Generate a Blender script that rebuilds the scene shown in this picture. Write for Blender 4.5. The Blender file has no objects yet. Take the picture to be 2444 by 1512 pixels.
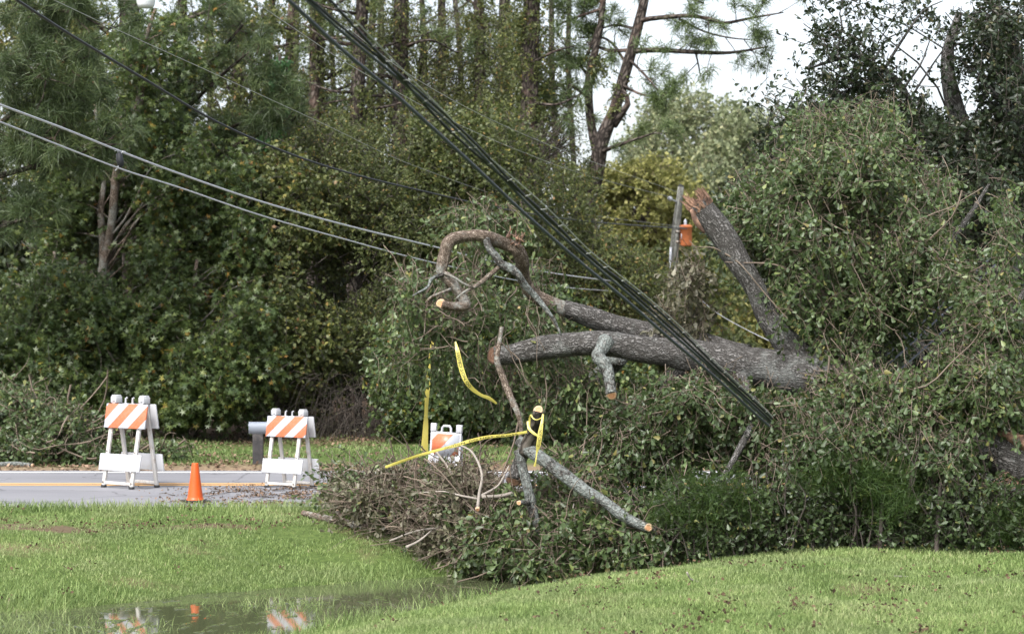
import bpy, math
import numpy as np
from mathutils import Vector, Matrix, noise as mnoise

# ------------------------------------------------------------------ camera, sky, sun, exposure
scene = bpy.context.scene
COL = scene.collection
FP = 4940.0; CXP = 1222.0; HYP = 783.0; CAMH = 1.93     # focal length / centre / horizon in picture units of 2444 x 1512
cam = bpy.data.cameras.new('camera'); cam_o = bpy.data.objects.new('camera', cam); COL.objects.link(cam_o)
cam_o.location = (0, 0, CAMH); cam_o.rotation_euler = (math.radians(90), 0, 0)
cam.sensor_width = 36.0; cam.lens = 36.0 * FP / 2444.0
cam.shift_y = (HYP - 756.0) / 2444.0
cam.clip_end = 2000
cam.dof.use_dof = True; cam.dof.focus_distance = 20.3; cam.dof.aperture_fstop = 3.0
scene.camera = cam_o
world = bpy.data.worlds.new('World'); scene.world = world; world.use_nodes = True
wn = world.node_tree.nodes; wl = world.node_tree.links
bg = wn['Background']
sky = wn.new('ShaderNodeTexSky'); sky.sky_type = 'NISHITA'; sky.sun_disc = False
sky.sun_elevation = math.radians(52); sky.sun_rotation = math.radians(210)
sky.air_density = 1.0; sky.dust_density = 4.0; sky.ozone_density = 1.0
hs = wn.new('ShaderNodeHueSaturation'); hs.inputs['Saturation'].default_value = 0.40
wl.new(sky.outputs[0], hs.inputs['Color']); wl.new(hs.outputs[0], bg.inputs['Color'])
bg.inputs['Strength'].default_value = 0.15
sun = bpy.data.lights.new('sun', 'SUN'); sun.energy = 1.4; sun.angle = math.radians(14); sun.color = (1.0, 0.975, 0.94)
sun_o = bpy.data.objects.new('sun', sun); COL.objects.link(sun_o)
sun_o.rotation_euler = (math.radians(38), 0, math.radians(-30))
scene.view_settings.view_transform = 'Standard'; scene.view_settings.look = 'None'
scene.view_settings.gamma = 1.0; scene.view_settings.exposure = 1.3
scene.cycles.max_bounces = 8; scene.cycles.diffuse_bounces = 5; scene.cycles.glossy_bounces = 2
scene.cycles.transmission_bounces = 3; scene.cycles.transparent_max_bounces = 4
scene.cycles.use_denoising = True

# ------------------------------------------------------------------ small helpers
def P(px, py, D):
    return np.array([(px - CXP) / FP * D, D, CAMH + (HYP - py) / FP * D])
def nrm(a):
    return a / np.maximum(np.linalg.norm(a, axis=-1, keepdims=True), 1e-9)
def rng_(s): return np.random.default_rng(s)

class MB:
    """collects geometry for ONE mesh"""
    def __init__(self):
        self.V = []; self.C = []; self.Q = []; self.T = []; self.tq = []; self.tt = []; self.n = 0
    def add(self, v, quads=None, tris=None, tone=0.5, co=None):
        v = np.asarray(v, float).reshape(-1, 3)
        self.V.append(v); self.C.append(v if co is None else np.asarray(co, float).reshape(-1, 3))
        for arr, Fl, Tl in ((quads, self.Q, self.tq), (tris, self.T, self.tt)):
            if arr is not None and len(arr):
                arr = np.asarray(arr, np.int64); Fl.append(arr + self.n)
                Tl.append(np.broadcast_to(np.asarray(tone, float), (len(arr),)))
        self.n += len(v)
    def box(self, c, s, R=None):
        c = np.asarray(c, float); h = np.asarray(s, float) / 2
        v = np.array([[x, y, z] for x in (-1, 1) for y in (-1, 1) for z in (-1, 1)]) * h
        if R is not None: v = v @ np.asarray(R).T
        self.add(v + c, quads=[[0, 1, 3, 2], [4, 6, 7, 5], [0, 4, 5, 1], [2, 3, 7, 6], [0, 2, 6, 4], [1, 5, 7, 3]])
    def bar(self, p0, p1, w, t, side=(1, 0, 0)):
        p0 = np.asarray(p0, float); p1 = np.asarray(p1, float); d = p1 - p0; L = np.linalg.norm(d); z = d / L
        x = np.asarray(side, float); x = nrm(x - z * x.dot(z)); y = np.cross(z, x)
        self.box((p0 + p1) / 2, (w, t, L), np.stack([x, y, z], 1))
    def tubes(self, Pt, R, m=4, tone=0.5):
        Pt = np.asarray(Pt, float); n, k, _ = Pt.shape
        R = np.broadcast_to(np.asarray(R, float), (n, k))
        T = nrm(np.gradient(Pt, axis=1))
        ref = np.array([0.23, 0.61, 0.33]); ref = np.broadcast_to(ref, T.shape)
        u = np.cross(T, ref); bad = np.linalg.norm(u, axis=-1) < 0.05
        u[bad] = np.cross(T[bad], [1.0, 0, 0]); u = nrm(u); w = np.cross(T, u)
        a = np.arange(m) / m * 2 * math.pi
        ca = np.cos(a)[None, None, :, None]; sa = np.sin(a)[None, None, :, None]
        off = (ca * u[:, :, None] + sa * w[:, :, None]) * R[:, :, None, None]
        v = Pt[:, :, None] + off
        ln = np.concatenate([np.zeros((n, 1)), np.cumsum(np.linalg.norm(np.diff(Pt, axis=1), axis=-1), 1)], 1)
        co = np.concatenate([np.broadcast_to(ca, (n, k, m, 1)) * R[:, :, None, None], np.broadcast_to(sa, (n, k, m, 1)) * R[:, :, None, None],
                             np.broadcast_to(ln[:, :, None, None], (n, k, m, 1))], -1) + Pt[:, :1, None, :] * 3.7
        base = (np.arange(n) * k * m)[:, None, None]; i = np.arange(k - 1)[None, :, None] * m; j = np.arange(m)[None, None, :]
        j2 = (j + 1) % m
        q = np.stack([base + i + j, base + i + j2, base + i + m + j2, base + i + m + j], -1).reshape(-1, 4)
        self.add(v, quads=q, tone=tone, co=co)
    def build(self, name, mat, parent=None, smooth=False, bevel=0):
        me = bpy.data.meshes.new(name)
        V = np.concatenate(self.V); C = np.concatenate(self.C)
        if parent is not None:
            V = V - OFFS.get(parent.name, np.zeros(3))
        Q = np.concatenate(self.Q) if self.Q else np.zeros((0, 4), np.int64)
        T = np.concatenate(self.T) if self.T else np.zeros((0, 3), np.int64)
        me.vertices.add(len(V)); me.vertices.foreach_set('co', V.astype(np.float32).ravel())
        me.loops.add(Q.size + T.size); me.polygons.add(len(Q) + len(T))
        me.loops.foreach_set('vertex_index', np.concatenate([Q.ravel(), T.ravel()]).astype(np.int32))
        st = np.concatenate([np.arange(len(Q)) * 4, Q.size + np.arange(len(T)) * 3])
        me.polygons.foreach_set('loop_start', st.astype(np.int32))
        if smooth: me.polygons.foreach_set('use_smooth', np.ones(len(st), bool))
        tone = np.concatenate([np.concatenate(self.tq) if self.tq else [], np.concatenate(self.tt) if self.tt else []])
        me.update(calc_edges=True)
        at = me.attributes.new('tone', 'FLOAT', 'FACE'); at.data.foreach_set('value', tone.astype(np.float32))
        at = me.attributes.new('bark_co', 'FLOAT_VECTOR', 'POINT'); at.data.foreach_set('vector', C.astype(np.float32).ravel())
        if mat is not None: me.materials.append(mat)
        o = bpy.data.objects.new(name, me); COL.objects.link(o)
        if parent is not None: o.parent = parent
        if parent is not None and parent.name in OFFS: OFFS[o.name] = OFFS[parent.name]
        if bevel:
            b = o.modifiers.new('bevel', 'BEVEL'); b.width = bevel; b.segments = 2; b.limit_method = 'ANGLE'
        return o

OFFS = {}
def tag(o, label=None, cat=None, group=None, kind=None):
    if label: o['label'] = label
    if cat: o['category'] = cat
    if group: o['group'] = group
    if kind: o['kind'] = kind
    return o
def thing(name, label, cat, loc=(0, 0, 0), group=None, rz=0.0, scale=1.0, local=False):
    o = bpy.data.objects.new(name, None); COL.objects.link(o); o.empty_display_size = 0.2
    o.location = [float(c) for c in loc]; o.rotation_euler = (0, 0, rz); o.scale = (scale,) * 3
    OFFS[o.name] = np.zeros(3) if local else np.array(loc, float)
    return tag(o, label, cat, group)

def catmull(pts, n):
    """resample an (k,d) control polyline to n points"""
    p = np.asarray(pts, float); k = len(p)
    if k == 2: t = np.linspace(0, 1, n)[:, None]; return p[0] * (1 - t) + p[1] * t
    q = np.vstack([2 * p[0] - p[1], p, 2 * p[-1] - p[-2]])
    d = np.linalg.norm(np.diff(p[:, :3], axis=0), axis=1); cum = np.concatenate([[0], np.cumsum(d)])
    s = np.linspace(0, cum[-1], n); i = np.clip(np.searchsorted(cum, s, 'right') - 1, 0, k - 2)
    t = ((s - cum[i]) / np.maximum(d[i], 1e-9))[:, None]
    p0, p1, p2, p3 = q[i], q[i + 1], q[i + 2], q[i + 3]
    return 0.5 * ((2 * p1) + (-p0 + p2) * t + (2 * p0 - 5 * p1 + 4 * p2 - p3) * t ** 2 + (-p0 + 3 * p1 - 3 * p2 + p3) * t ** 3)

# ------------------------------------------------------------------ materials
def mat_new(name):
    m = bpy.data.materials.new(name); m.use_nodes = True
    nt = m.node_tree; b = nt.nodes['Principled BSDF']
    return m, nt, b
def N(nt, t, **kw):
    n = nt.nodes.new(t)
    for k, v in kw.items(): setattr(n, k, v)
    return n
def ramp(nt, fac, stops, interp='LINEAR'):
    r = N(nt, 'ShaderNodeValToRGB'); r.color_ramp.interpolation = interp
    el = r.color_ramp.elements
    while len(el) < len(stops): el.new(0.5)
    for e, (p, c) in zip(el, stops): e.position = p; e.color = (*c, 1)
    nt.links.new(fac, r.inputs[0]); return r.outputs[0]
def noise_tex(nt, vec, scale, detail=4, rough=0.6, stretch=None):
    n = N(nt, 'ShaderNodeTexNoise'); n.inputs['Scale'].default_value = scale
    n.inputs['Detail'].default_value = detail; n.inputs['Roughness'].default_value = rough
    if stretch is not None:
        mp = N(nt, 'ShaderNodeMapping'); mp.inputs['Scale'].default_value = stretch
        nt.links.new(vec, mp.inputs['Vector']); vec = mp.outputs[0]
    nt.links.new(vec, n.inputs['Vector']); return n.outputs['Fac']
def mix(nt, fac, a, b, mode='MIX'):
    m = N(nt, 'ShaderNodeMix'); m.data_type = 'RGBA'; m.blend_type = mode
    for s, v in ((m.inputs[0], fac), (m.inputs[6], a), (m.inputs[7], b)):
        if isinstance(v, (int, float)): s.default_value = v
        elif isinstance(v, tuple): s.default_value = (*v, 1)
        else: nt.links.new(v, s)
    return m.outputs[2]
def attr(nt, name, out='Fac'):
    a = N(nt, 'ShaderNodeAttribute'); a.attribute_name = name; return a.outputs[out]
def objco(nt): return N(nt, 'ShaderNodeTexCoord').outputs['Object']
def geopos(nt): return N(nt, 'ShaderNodeNewGeometry').outputs['Position']
def bump(nt, b, h, strength=0.5, dist=0.02):
    bp = N(nt, 'ShaderNodeBump'); bp.inputs['Strength'].default_value = strength; bp.inputs['Distance'].default_value = dist
    nt.links.new(h, bp.inputs['Height']); nt.links.new(bp.outputs[0], b.inputs['Normal'])

def leaf_mat(name, stops, rough=0.42, trans=0.3, spec=0.5, gain=1.6):
    m, nt, b = mat_new(name)
    c = ramp(nt, attr(nt, 'tone'), [(q, tuple(min(.8, x * gain) for x in k)) for q, k in stops])
    nt.links.new(c, b.inputs['Base Color']); b.inputs['Roughness'].default_value = rough
    b.inputs['Specular IOR Level'].default_value = spec
    tr = N(nt, 'ShaderNodeBsdfTranslucent')
    tc = mix(nt, 0.4, c, (0.13, 0.18, 0.04)); nt.links.new(tc, tr.inputs['Color'])
    mx = N(nt, 'ShaderNodeMixShader'); mx.inputs[0].default_value = trans
    nt.links.new(b.outputs[0], mx.inputs[1]); nt.links.new(tr.outputs[0], mx.inputs[2])
    nt.links.new(mx.outputs[0], nt.nodes['Material Output'].inputs['Surface'])
    return m
def bark_mat(name, dark, mid, light, lichen=None, lich_amt=0.5, sc=14.0, bstr=0.9, stretch=0.28, lsc=2.6):
    m, nt, b = mat_new(name); co = attr(nt, 'bark_co', 'Vector')
    n1 = noise_tex(nt, co, sc, 5, 0.65, (1, 1, stretch))
    v = N(nt, 'ShaderNodeTexVoronoi'); v.feature = 'DISTANCE_TO_EDGE'; v.inputs['Scale'].default_value = sc * 1.7
    mp = N(nt, 'ShaderNodeMapping'); mp.inputs['Scale'].default_value = (1, 1, stretch)
    n0 = N(nt, 'ShaderNodeTexNoise'); n0.inputs['Scale'].default_value = sc * 1.2; n0.inputs['Detail'].default_value = 3
    nt.links.new(co, n0.inputs['Vector'])
    wc = mix(nt, 0.07, co, n0.outputs['Color'], 'ADD')
    nt.links.new(wc, mp.inputs['Vector']); nt.links.new(mp.outputs[0], v.inputs['Vector'])
    cr = N(nt, 'ShaderNodeMapRange'); cr.inputs[1].default_value = 0.0; cr.inputs[2].default_value = 0.30
    nt.links.new(v.outputs['Distance'], cr.inputs[0])
    h = N(nt, 'ShaderNodeMath', operation='MULTIPLY'); nt.links.new(cr.outputs[0], h.inputs[0]); nt.links.new(n1, h.inputs[1])
    c = ramp(nt, h.outputs[0], [(0.08, dark), (0.38, mid), (0.75, light)])
    big = noise_tex(nt, geopos(nt), 1.7, 3)
    c = mix(nt, 0.55, c, ramp(nt, big, [(0.35, tuple(x * 0.7 for x in mid)), (0.7, light)]), 'MIX') if False else c
    if lichen:
        l1 = noise_tex(nt, geopos(nt), lsc, 6, 0.72)
        f = ramp(nt, l1, [(0.60 - 0.25 * lich_amt, (0, 0, 0)), (0.70 - 0.25 * lich_amt, (1, 1, 1))])
        l2 = noise_tex(nt, geopos(nt), 38.0, 3)
        f2 = ramp(nt, l2, [(0.36, (0.2,) * 3), (0.60, (0.72,) * 3)])
        c = mix(nt, mix(nt, 1.0, f, f2, 'MULTIPLY'), c, lichen)
    nt.links.new(c, b.inputs['Base Color']); b.inputs['Roughness'].default_value = 0.9; b.inputs['Specular IOR Level'].default_value = 0.15
    bump(nt, b, h.outputs[0], bstr, 0.03)
    return m
def plain_mat(name, col, rough=0.5, var=0.12, sc=6.0, metal=0.0, dirt=None, dirt_sc=3.0, dirt_lo=0.55, bstr=0.0):
    m, nt, b = mat_new(name); co = objco(nt)
    n = noise_tex(nt, co, sc, 5)
    c = ramp(nt, n, [(0.3, tuple(x * (1 - var) for x in col)), (0.7, tuple(min(1, x * (1 + var)) for x in col))])
    if dirt:
        d = ramp(nt, noise_tex(nt, co, dirt_sc, 7, 0.7), [(dirt_lo, (0, 0, 0)), (dirt_lo + 0.12, (0.8,) * 3)])
        c = mix(nt, d, c, dirt)
    nt.links.new(c, b.inputs['Base Color']); b.inputs['Roughness'].default_value = rough; b.inputs['Metallic'].default_value = metal
    if bstr: bump(nt, b, n, bstr, 0.01)
    return m

M = {}
M['oak_leaf'] = leaf_mat('oak_leaf', [(0.0, (0.020, 0.031, 0.012)), (0.4, (0.042, 0.066, 0.024)), (0.72, (0.076, 0.106, 0.040)), (0.93, (0.115, 0.14, 0.045)), (1.0, (0.15, 0.13, 0.045))], 0.42, 0.28, 0.5)
M['oak_shade_leaf'] = leaf_mat('oak_shade_leaf', [(0.0, (0.014, 0.024, 0.012)), (0.5, (0.030, 0.045, 0.020)), (0.9, (0.060, 0.075, 0.030)), (1.0, (0.10, 0.085, 0.04))], 0.42, 0.15, 0.45, gain=1.05)  # gain lowered: shade of the canopy above is put into the leaf colour
M['sweetgum_leaf'] = leaf_mat('sweetgum_leaf', [(0.0, (0.020, 0.036, 0.015)), (0.45, (0.050, 0.074, 0.024)), (0.82, (0.100, 0.125, 0.034)), (0.95, (0.16, 0.15, 0.03)), (1.0, (0.22, 0.11, 0.03))], 0.42, 0.3, 0.5)
M['olive_leaf'] = leaf_mat('olive_leaf', [(0.0, (0.024, 0.032, 0.013)), (0.4, (0.052, 0.064, 0.022)), (0.75, (0.090, 0.098, 0.030)), (0.92, (0.17, 0.145, 0.035)), (1.0, (0.13, 0.075, 0.035))], 0.5, 0.34, 0.4, gain=1.85)
M['yellow_leaf'] = leaf_mat('yellow_leaf', [(0.0, (0.11, 0.115, 0.036)), (0.5, (0.24, 0.235, 0.075)), (1.0, (0.38, 0.35, 0.13))], 0.55, 0.3, 0.3, gain=1.2)
M['pale_leaf'] = leaf_mat('pale_leaf', [(0.0, (0.070, 0.086, 0.050)), (0.5, (0.145, 0.165, 0.088)), (1.0, (0.26, 0.26, 0.14))], 0.55, 0.35, 0.4)
M['dead_leaf'] = leaf_mat('dead_leaf', [(0.0, (0.045, 0.042, 0.028)), (0.5, (0.098, 0.092, 0.058)), (0.85, (0.17, 0.155, 0.105)), (1.0, (0.085, 0.095, 0.045))], 0.5, 0.2, 0.5, gain=1.25)
M['needle'] = leaf_mat('needle', [(0.0, (0.016, 0.027, 0.011)), (0.5, (0.038, 0.057, 0.021)), (1.0, (0.080, 0.100, 0.034))], 0.45, 0.15, 0.4)
M['pale_needle'] = leaf_mat('pale_needle', [(0.0, (0.035, 0.055, 0.022)), (0.5, (0.065, 0.092, 0.034)), (1.0, (0.11, 0.135, 0.05))], 0.45, 0.2, 0.4)
M['cypress'] = leaf_mat('cypress', [(0.0, (0.018, 0.036, 0.010)), (0.6, (0.040, 0.076, 0.016)), (1.0, (0.090, 0.105, 0.022))], 0.5, 0.25, 0.3, gain=1.15)
M['ivy'] = leaf_mat('ivy', [(0.0, (0.016, 0.055, 0.016)), (0.6, (0.035, 0.105, 0.028)), (1.0, (0.06, 0.12, 0.04))], 0.4, 0.25, 0.5, gain=1.1)
M['oak_bark'] = bark_mat('oak_bark', (0.062, 0.058, 0.054), (0.170, 0.162, 0.155), (0.245, 0.238, 0.232), (0.27, 0.285, 0.27), 0.25, 24, 1.0, 0.15)
M['lichen_bark'] = bark_mat('lichen_bark', (0.03, 0.027, 0.024), (0.12, 0.11, 0.10), (0.20, 0.19, 0.18), (0.30, 0.335, 0.32), 0.8, 22, 0.8, 0.35, 3.4)
M['smooth_bark'] = bark_mat('smooth_bark', (0.075, 0.055, 0.042), (0.225, 0.18, 0.145), (0.33, 0.285, 0.24), (0.30, 0.32, 0.30), 0.45, 30, 0.5, 0.25, 3.0)
M['pine_bark'] = bark_mat('pine_bark', (0.022, 0.018, 0.016), (0.092, 0.076, 0.066), (0.17, 0.148, 0.132), (0.15, 0.10, 0.08), 0.3, 7, 1.0, 0.4, 1.2)
M['grey_bark'] = bark_mat('grey_bark', (0.03, 0.026, 0.022), (0.105, 0.090, 0.076), (0.19, 0.17, 0.15), None, 0, 9, 0.8, 0.3)
M['twig'] = plain_mat('twig', (0.155, 0.12, 0.092), 0.85, 0.35, 3.0)
M['dark_twig'] = plain_mat('dark_twig', (0.055, 0.045, 0.037), 0.9, 0.35, 3.0)
M['pale_twig'] = plain_mat('pale_twig', (0.27, 0.24, 0.21), 0.85, 0.3, 3.0)
def cut_wood(name, a, b_, c_):
    m, nt, b = mat_new(name); co = attr(nt, 'bark_co', 'Vector')
    ln = N(nt, 'ShaderNodeVectorMath', operation='LENGTH'); nt.links.new(co, ln.inputs[0])
    n = noise_tex(nt, geopos(nt), 30, 3)
    ad = N(nt, 'ShaderNodeMath', operation='MULTIPLY_ADD'); nt.links.new(n, ad.inputs[0]); ad.inputs[1].default_value = 0.25; nt.links.new(ln.outputs['Value'], ad.inputs[2])
    c = ramp(nt, ad.outputs[0], [(0.12, a), (0.35, b_), (0.5, a), (0.72, b_), (0.95, c_), (1.12, c_)])
    nt.links.new(c, b.inputs['Base Color']); b.inputs['Roughness'].default_value = 0.8; bump(nt, b, n, 0.4, 0.01)
    return m
M['cut_wood'] = cut_wood('cut_wood', (0.42, 0.20, 0.10), (0.58, 0.31, 0.16), (0.48, 0.34, 0.22))
M['old_cut'] = cut_wood('old_cut', (0.20, 0.105, 0.07), (0.27, 0.15, 0.10), (0.16, 0.10, 0.075))
M['split_wood'] = plain_mat('split_wood', (0.22, 0.13, 0.085), 0.85, 0.7, 12.0, dirt=(0.05, 0.026, 0.02), dirt_sc=9.0, dirt_lo=0.47, bstr=0.8)

# ------------------------------------------------------------------ terrain
def smooth(t): t = np.clip(t, 0, 1); return t * t * (3 - 2 * t)
def yfar(x): return np.interp(x, [-9, -4.2, -1.56, 0.0, 0.6, 3.0], [14.2, 17.1, 19.2, 19.9, 20.0, 20.0])
def xnear(y): return np.interp(y, [8, 12.4, 15.9, 18.6, 19.9], [-5.4, -3.2, -1.62, 0.15, 0.75])
def ground(x, y):
    x = np.asarray(x, float); y = np.asarray(y, float)
    yf = yfar(x)
    zf = np.where(y > yf, -0.42 + 0.415 * np.sin(np.clip((y - yf) / np.maximum(22.25 - yf, 0.5), 0, 1) * math.pi / 2) ** 1.15, -0.42 + 0.25 * (y - yf))
    xn = xnear(y)
    zn = np.where(x > xn, -0.42 + 0.38 * np.sin(np.clip((x - xn) / 3.4, 0, 1) * math.pi / 2), -0.42 + 0.2 * (x - xn))
    z = np.maximum(np.maximum(zf, zn), -0.475)
    bumps = 0.018 * np.sin(x * 2.3 + y * 1.1) * np.sin(y * 1.9 - x * 0.7) + 0.012 * np.sin(x * 5.1 + 1.3) * np.sin(y * 4.3 + x)
    fade = np.clip((21.9 - y) / 1.0, 0, 1) + np.clip((y - 28.6) / 2.0, 0, 1)
    z = z + bumps * np.clip(fade, 0, 1)
    z = np.where(y > 22.0, np.where(y < 28.3, -0.02, z), z)
    z = np.where(y >= 28.3, 0.03 + 0.03 * np.sin(x * 1.3) * np.sin(y * 0.9) + 0.012 * np.clip(y - 33, 0, 60), z)
    return z
def axis(fine0, fine1, step, lo, hi):
    a = list(np.arange(fine0, fine1 + 1e-6, step)); s = step; v = fine1
    while v < hi: s *= 1.35; v += s; a.append(v)
    s = step; v = fine0
    while v > lo: s *= 1.35; v -= s; a.insert(0, v)
    return np.array(a)
gx = axis(-9, 9, 0.11, -900, 900); gy = axis(10, 30, 0.11, -120, 1500)
X, Y = np.meshgrid(gx, gy); Z = ground(X, Y); Z[Y > 110] = Z[Y > 110].clip(max=1.2)
gm = MB(); nx, ny = len(gx), len(gy); ii, jj = np.meshgrid(np.arange(nx - 1), np.arange(ny - 1)); b0 = jj * nx + ii
gm.add(np.stack([X, Y, Z], -1), quads=np.stack([b0, b0 + 1, b0 + nx + 1, b0 + nx], -1).reshape(-1, 4))
m, nt, b = mat_new('lawn_soil'); p = geopos(nt)
n1 = noise_tex(nt, p, 0.9, 5, 0.6); n2 = noise_tex(nt, p, 14.0, 5, 0.7)
c = ramp(nt, n2, [(0.3, (0.040, 0.060, 0.018)), (0.55, (0.085, 0.125, 0.035)), (0.8, (0.13, 0.15, 0.05))])
c = mix(nt, ramp(nt, n1, [(0.56, (0, 0, 0)), (0.70, (0.8,) * 3)]), c, (0.16, 0.125, 0.075))
sep = N(nt, 'ShaderNodeSeparateXYZ'); nt.links.new(p, sep.inputs[0])
for ex, ey, ea, eb in ((-4.75, 20.55, 1.25, .42), (-3.1, 20.85, .9, .26)):      # trodden bare soil
    mp = N(nt, 'ShaderNodeMapping'); mp.inputs['Location'].default_value = (-ex / ea, -ey / eb, 0); mp.inputs['Scale'].default_value = (1 / ea, 1 / eb, 0); nt.links.new(p, mp.inputs['Vector'])
    ln = N(nt, 'ShaderNodeVectorMath', operation='LENGTH'); nt.links.new(mp.outputs[0], ln.inputs[0])
    ad = N(nt, 'ShaderNodeMath', operation='MULTIPLY_ADD'); nt.links.new(n2, ad.inputs[0]); ad.inputs[1].default_value = .8; nt.links.new(ln.outputs['Value'], ad.inputs[2])
    c = mix(nt, ramp(nt, ad.outputs[0], [(1.05, (1, 1, 1)), (1.35, (0, 0, 0))] if False else [(.85, (.9,) * 3), (1.0, (0, 0, 0))]), c, mix(nt, n2, (0.07, 0.052, 0.034), (0.17, 0.12, 0.085)))
fw = N(nt, 'ShaderNodeMapRange'); nt.links.new(sep.outputs['Y'], fw.inputs[0]); fw.inputs[1].default_value = 33.0; fw.inputs[2].default_value = 36.5
fx = N(nt, 'ShaderNodeMapRange'); nt.links.new(sep.outputs['X'], fx.inputs[0]); fx.inputs[1].default_value = 12.0; fx.inputs[2].default_value = 7.0
fz = N(nt, 'ShaderNodeMath', operation='MULTIPLY'); nt.links.new(fw.outputs[0], fz.inputs[0]); nt.links.new(fx.outputs[0], fz.inputs[1])
c = mix(nt, fz.outputs[0], c, mix(nt, n2, (0.06, 0.042, 0.03), (0.15, 0.10, 0.07)))
ed = N(nt, 'ShaderNodeMapRange'); nt.links.new(sep.outputs['Y'], ed.inputs[0]); ed.inputs[1].default_value = 29.3; ed.inputs[2].default_value = 28.2
ed2 = N(nt, 'ShaderNodeMapRange'); nt.links.new(sep.outputs['Y'], ed2.inputs[0]); ed2.inputs[1].default_value = 26; ed2.inputs[2].default_value = 27
edm = N(nt, 'ShaderNodeMath', operation='MULTIPLY'); nt.links.new(ed.outputs[0], edm.inputs[0]); nt.links.new(ed2.outputs[0], edm.inputs[1])
c = mix(nt, edm.outputs[0], c, mix(nt, n2, (0.14, 0.095, 0.065), (0.27, 0.20, 0.14)))
nt.links.new(c, b.inputs['Base Color']); b.inputs['Roughness'].default_value = 0.95; b.inputs['Specular IOR Level'].default_value = 0.1
bump(nt, b, n2, 0.5, 0.03)
tag(gm.build('ground', m, smooth=True), 'grassy ground with a roadside ditch', None, kind='structure')

# road, painted lines, puddle
m, nt, b = mat_new('asphalt'); p = geopos(nt)
n1 = noise_tex(nt, p, 90, 3, 0.7); n2 = noise_tex(nt, p, 0.8, 4, 0.6, (0.35, 1.6, 1))
c = mix(nt, n1, (0.155, 0.155, 0.165), (0.255, 0.255, 0.27))
c = mix(nt, 1.0, c, ramp(nt, n2, [(0.3, (0.80, 0.80, 0.82)), (0.7, (1.05, 1.05, 1.05))]), 'MULTIPLY')
vo = N(nt, 'ShaderNodeTexVoronoi'); vo.feature = 'DISTANCE_TO_EDGE'; vo.inputs['Scale'].default_value = 0.55; 
nn = N(nt, 'ShaderNodeTexNoise'); nn.inputs['Scale'].default_value = 2.0; nt.links.new(p, nn.inputs['Vector'])
nt.links.new(mix(nt, 0.5, p, nn.outputs['Color'], 'ADD'), vo.inputs['Vector'])
cr = ramp(nt, vo.outputs['Distance'], [(0.004, (0.55,) * 3), (0.012, (1,) * 3)])
c = mix(nt, 1.0, c, cr, 'MULTIPLY')
nt.links.new(c, b.inputs['Base Color']); b.inputs['Roughness'].default_value = 0.75; bump(nt, b, n1, 0.3, 0.004)
def strip(y0f, y1f, z, xs):
    s = MB(); y0 = y0f(xs); y1 = y1f(xs); v = np.concatenate([np.stack([xs, y0, xs * 0 + z], 1), np.stack([xs, y1, xs * 0 + z], 1)])
    n = len(xs); i = np.arange(n - 1); s.add(v, quads=np.stack([i, i + 1, n + i + 1, n + i], 1)); return s
xs = np.concatenate([np.linspace(-300, -12, 25), np.linspace(-11.9, 12, 240), np.linspace(12.5, 300, 25)])
wob = lambda a, s: (lambda x: a + 0.025 * np.sin(x * 3.1 + s) + 0.02 * np.sin(x * 7.7 + 2 * s))
tag(strip(wob(22.35, 1), wob(28.05, 2), 0.004, xs).build('road', m), 'grey two lane asphalt road', None, kind='structure')
def paint(name, col, lo):
    m, nt, b = mat_new(name); p = geopos(nt)
    d = ramp(nt, noise_tex(nt, p, 28, 6, 0.75), [(lo, (0, 0, 0)), (lo + 0.1, (1,) * 3)])
    nt.links.new(mix(nt, d, col, (0.24, 0.24, 0.25)), b.inputs['Base Color']); b.inputs['Roughness'].default_value = 0.7; return m
cst = lambda a: (lambda x: a + 0 * x)
tag(strip(cst(27.62), cst(27.75), 0.008, xs).build('road_edge_line', paint('white_paint', (0.75, 0.75, 0.75), 0.6)), 'white edge line along far side of road', None, kind='structure')
yl = strip(cst(25.36), cst(25.50), 0.008, xs); q2 = strip(cst(25.60), cst(25.74), 0.008, xs)
yl.add(q2.V[0], quads=q2.Q[0])
tag(yl.build('road_centre_line', paint('yellow_paint', (0.64, 0.36, 0.13), 0.62)), 'double yellow centre line of the road', None, kind='structure')
m, nt, b = mat_new('puddle'); p = geopos(nt)
b.inputs['Base Color'].default_value = (0.065, 0.075, 0.038, 1); b.inputs['Roughness'].default_value = 0.04; b.inputs['IOR'].default_value = 1.33
w1 = ramp(nt, noise_tex(nt, p, 9.0, 2, 0.6, (1.0, 0.45, 1)), [(0.55, (0, 0, 0)), (0.72, (1,) * 3)])
rip = ramp(nt, noise_tex(nt, p, 1.1, 3, 0.5), [(0.44, (0.0,) * 3), (0.56, (1,) * 3)])
hh = N(nt, 'ShaderNodeMath', operation='MULTIPLY'); nt.links.new(w1, hh.inputs[0]); nt.links.new(rip, hh.inputs[1])
bump(nt, b, hh.outputs[0], 1.0, 0.012)
wm = MB(); wm.add([[-14, 8, -0.42], [1.2, 8, -0.42], [1.2, 20.4, -0.42], [-14, 20.4, -0.42]], quads=[[0, 1, 2, 3]])
tag(wm.build('puddle_water', m), 'shallow rain puddle in the roadside ditch', None, kind='structure')

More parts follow.
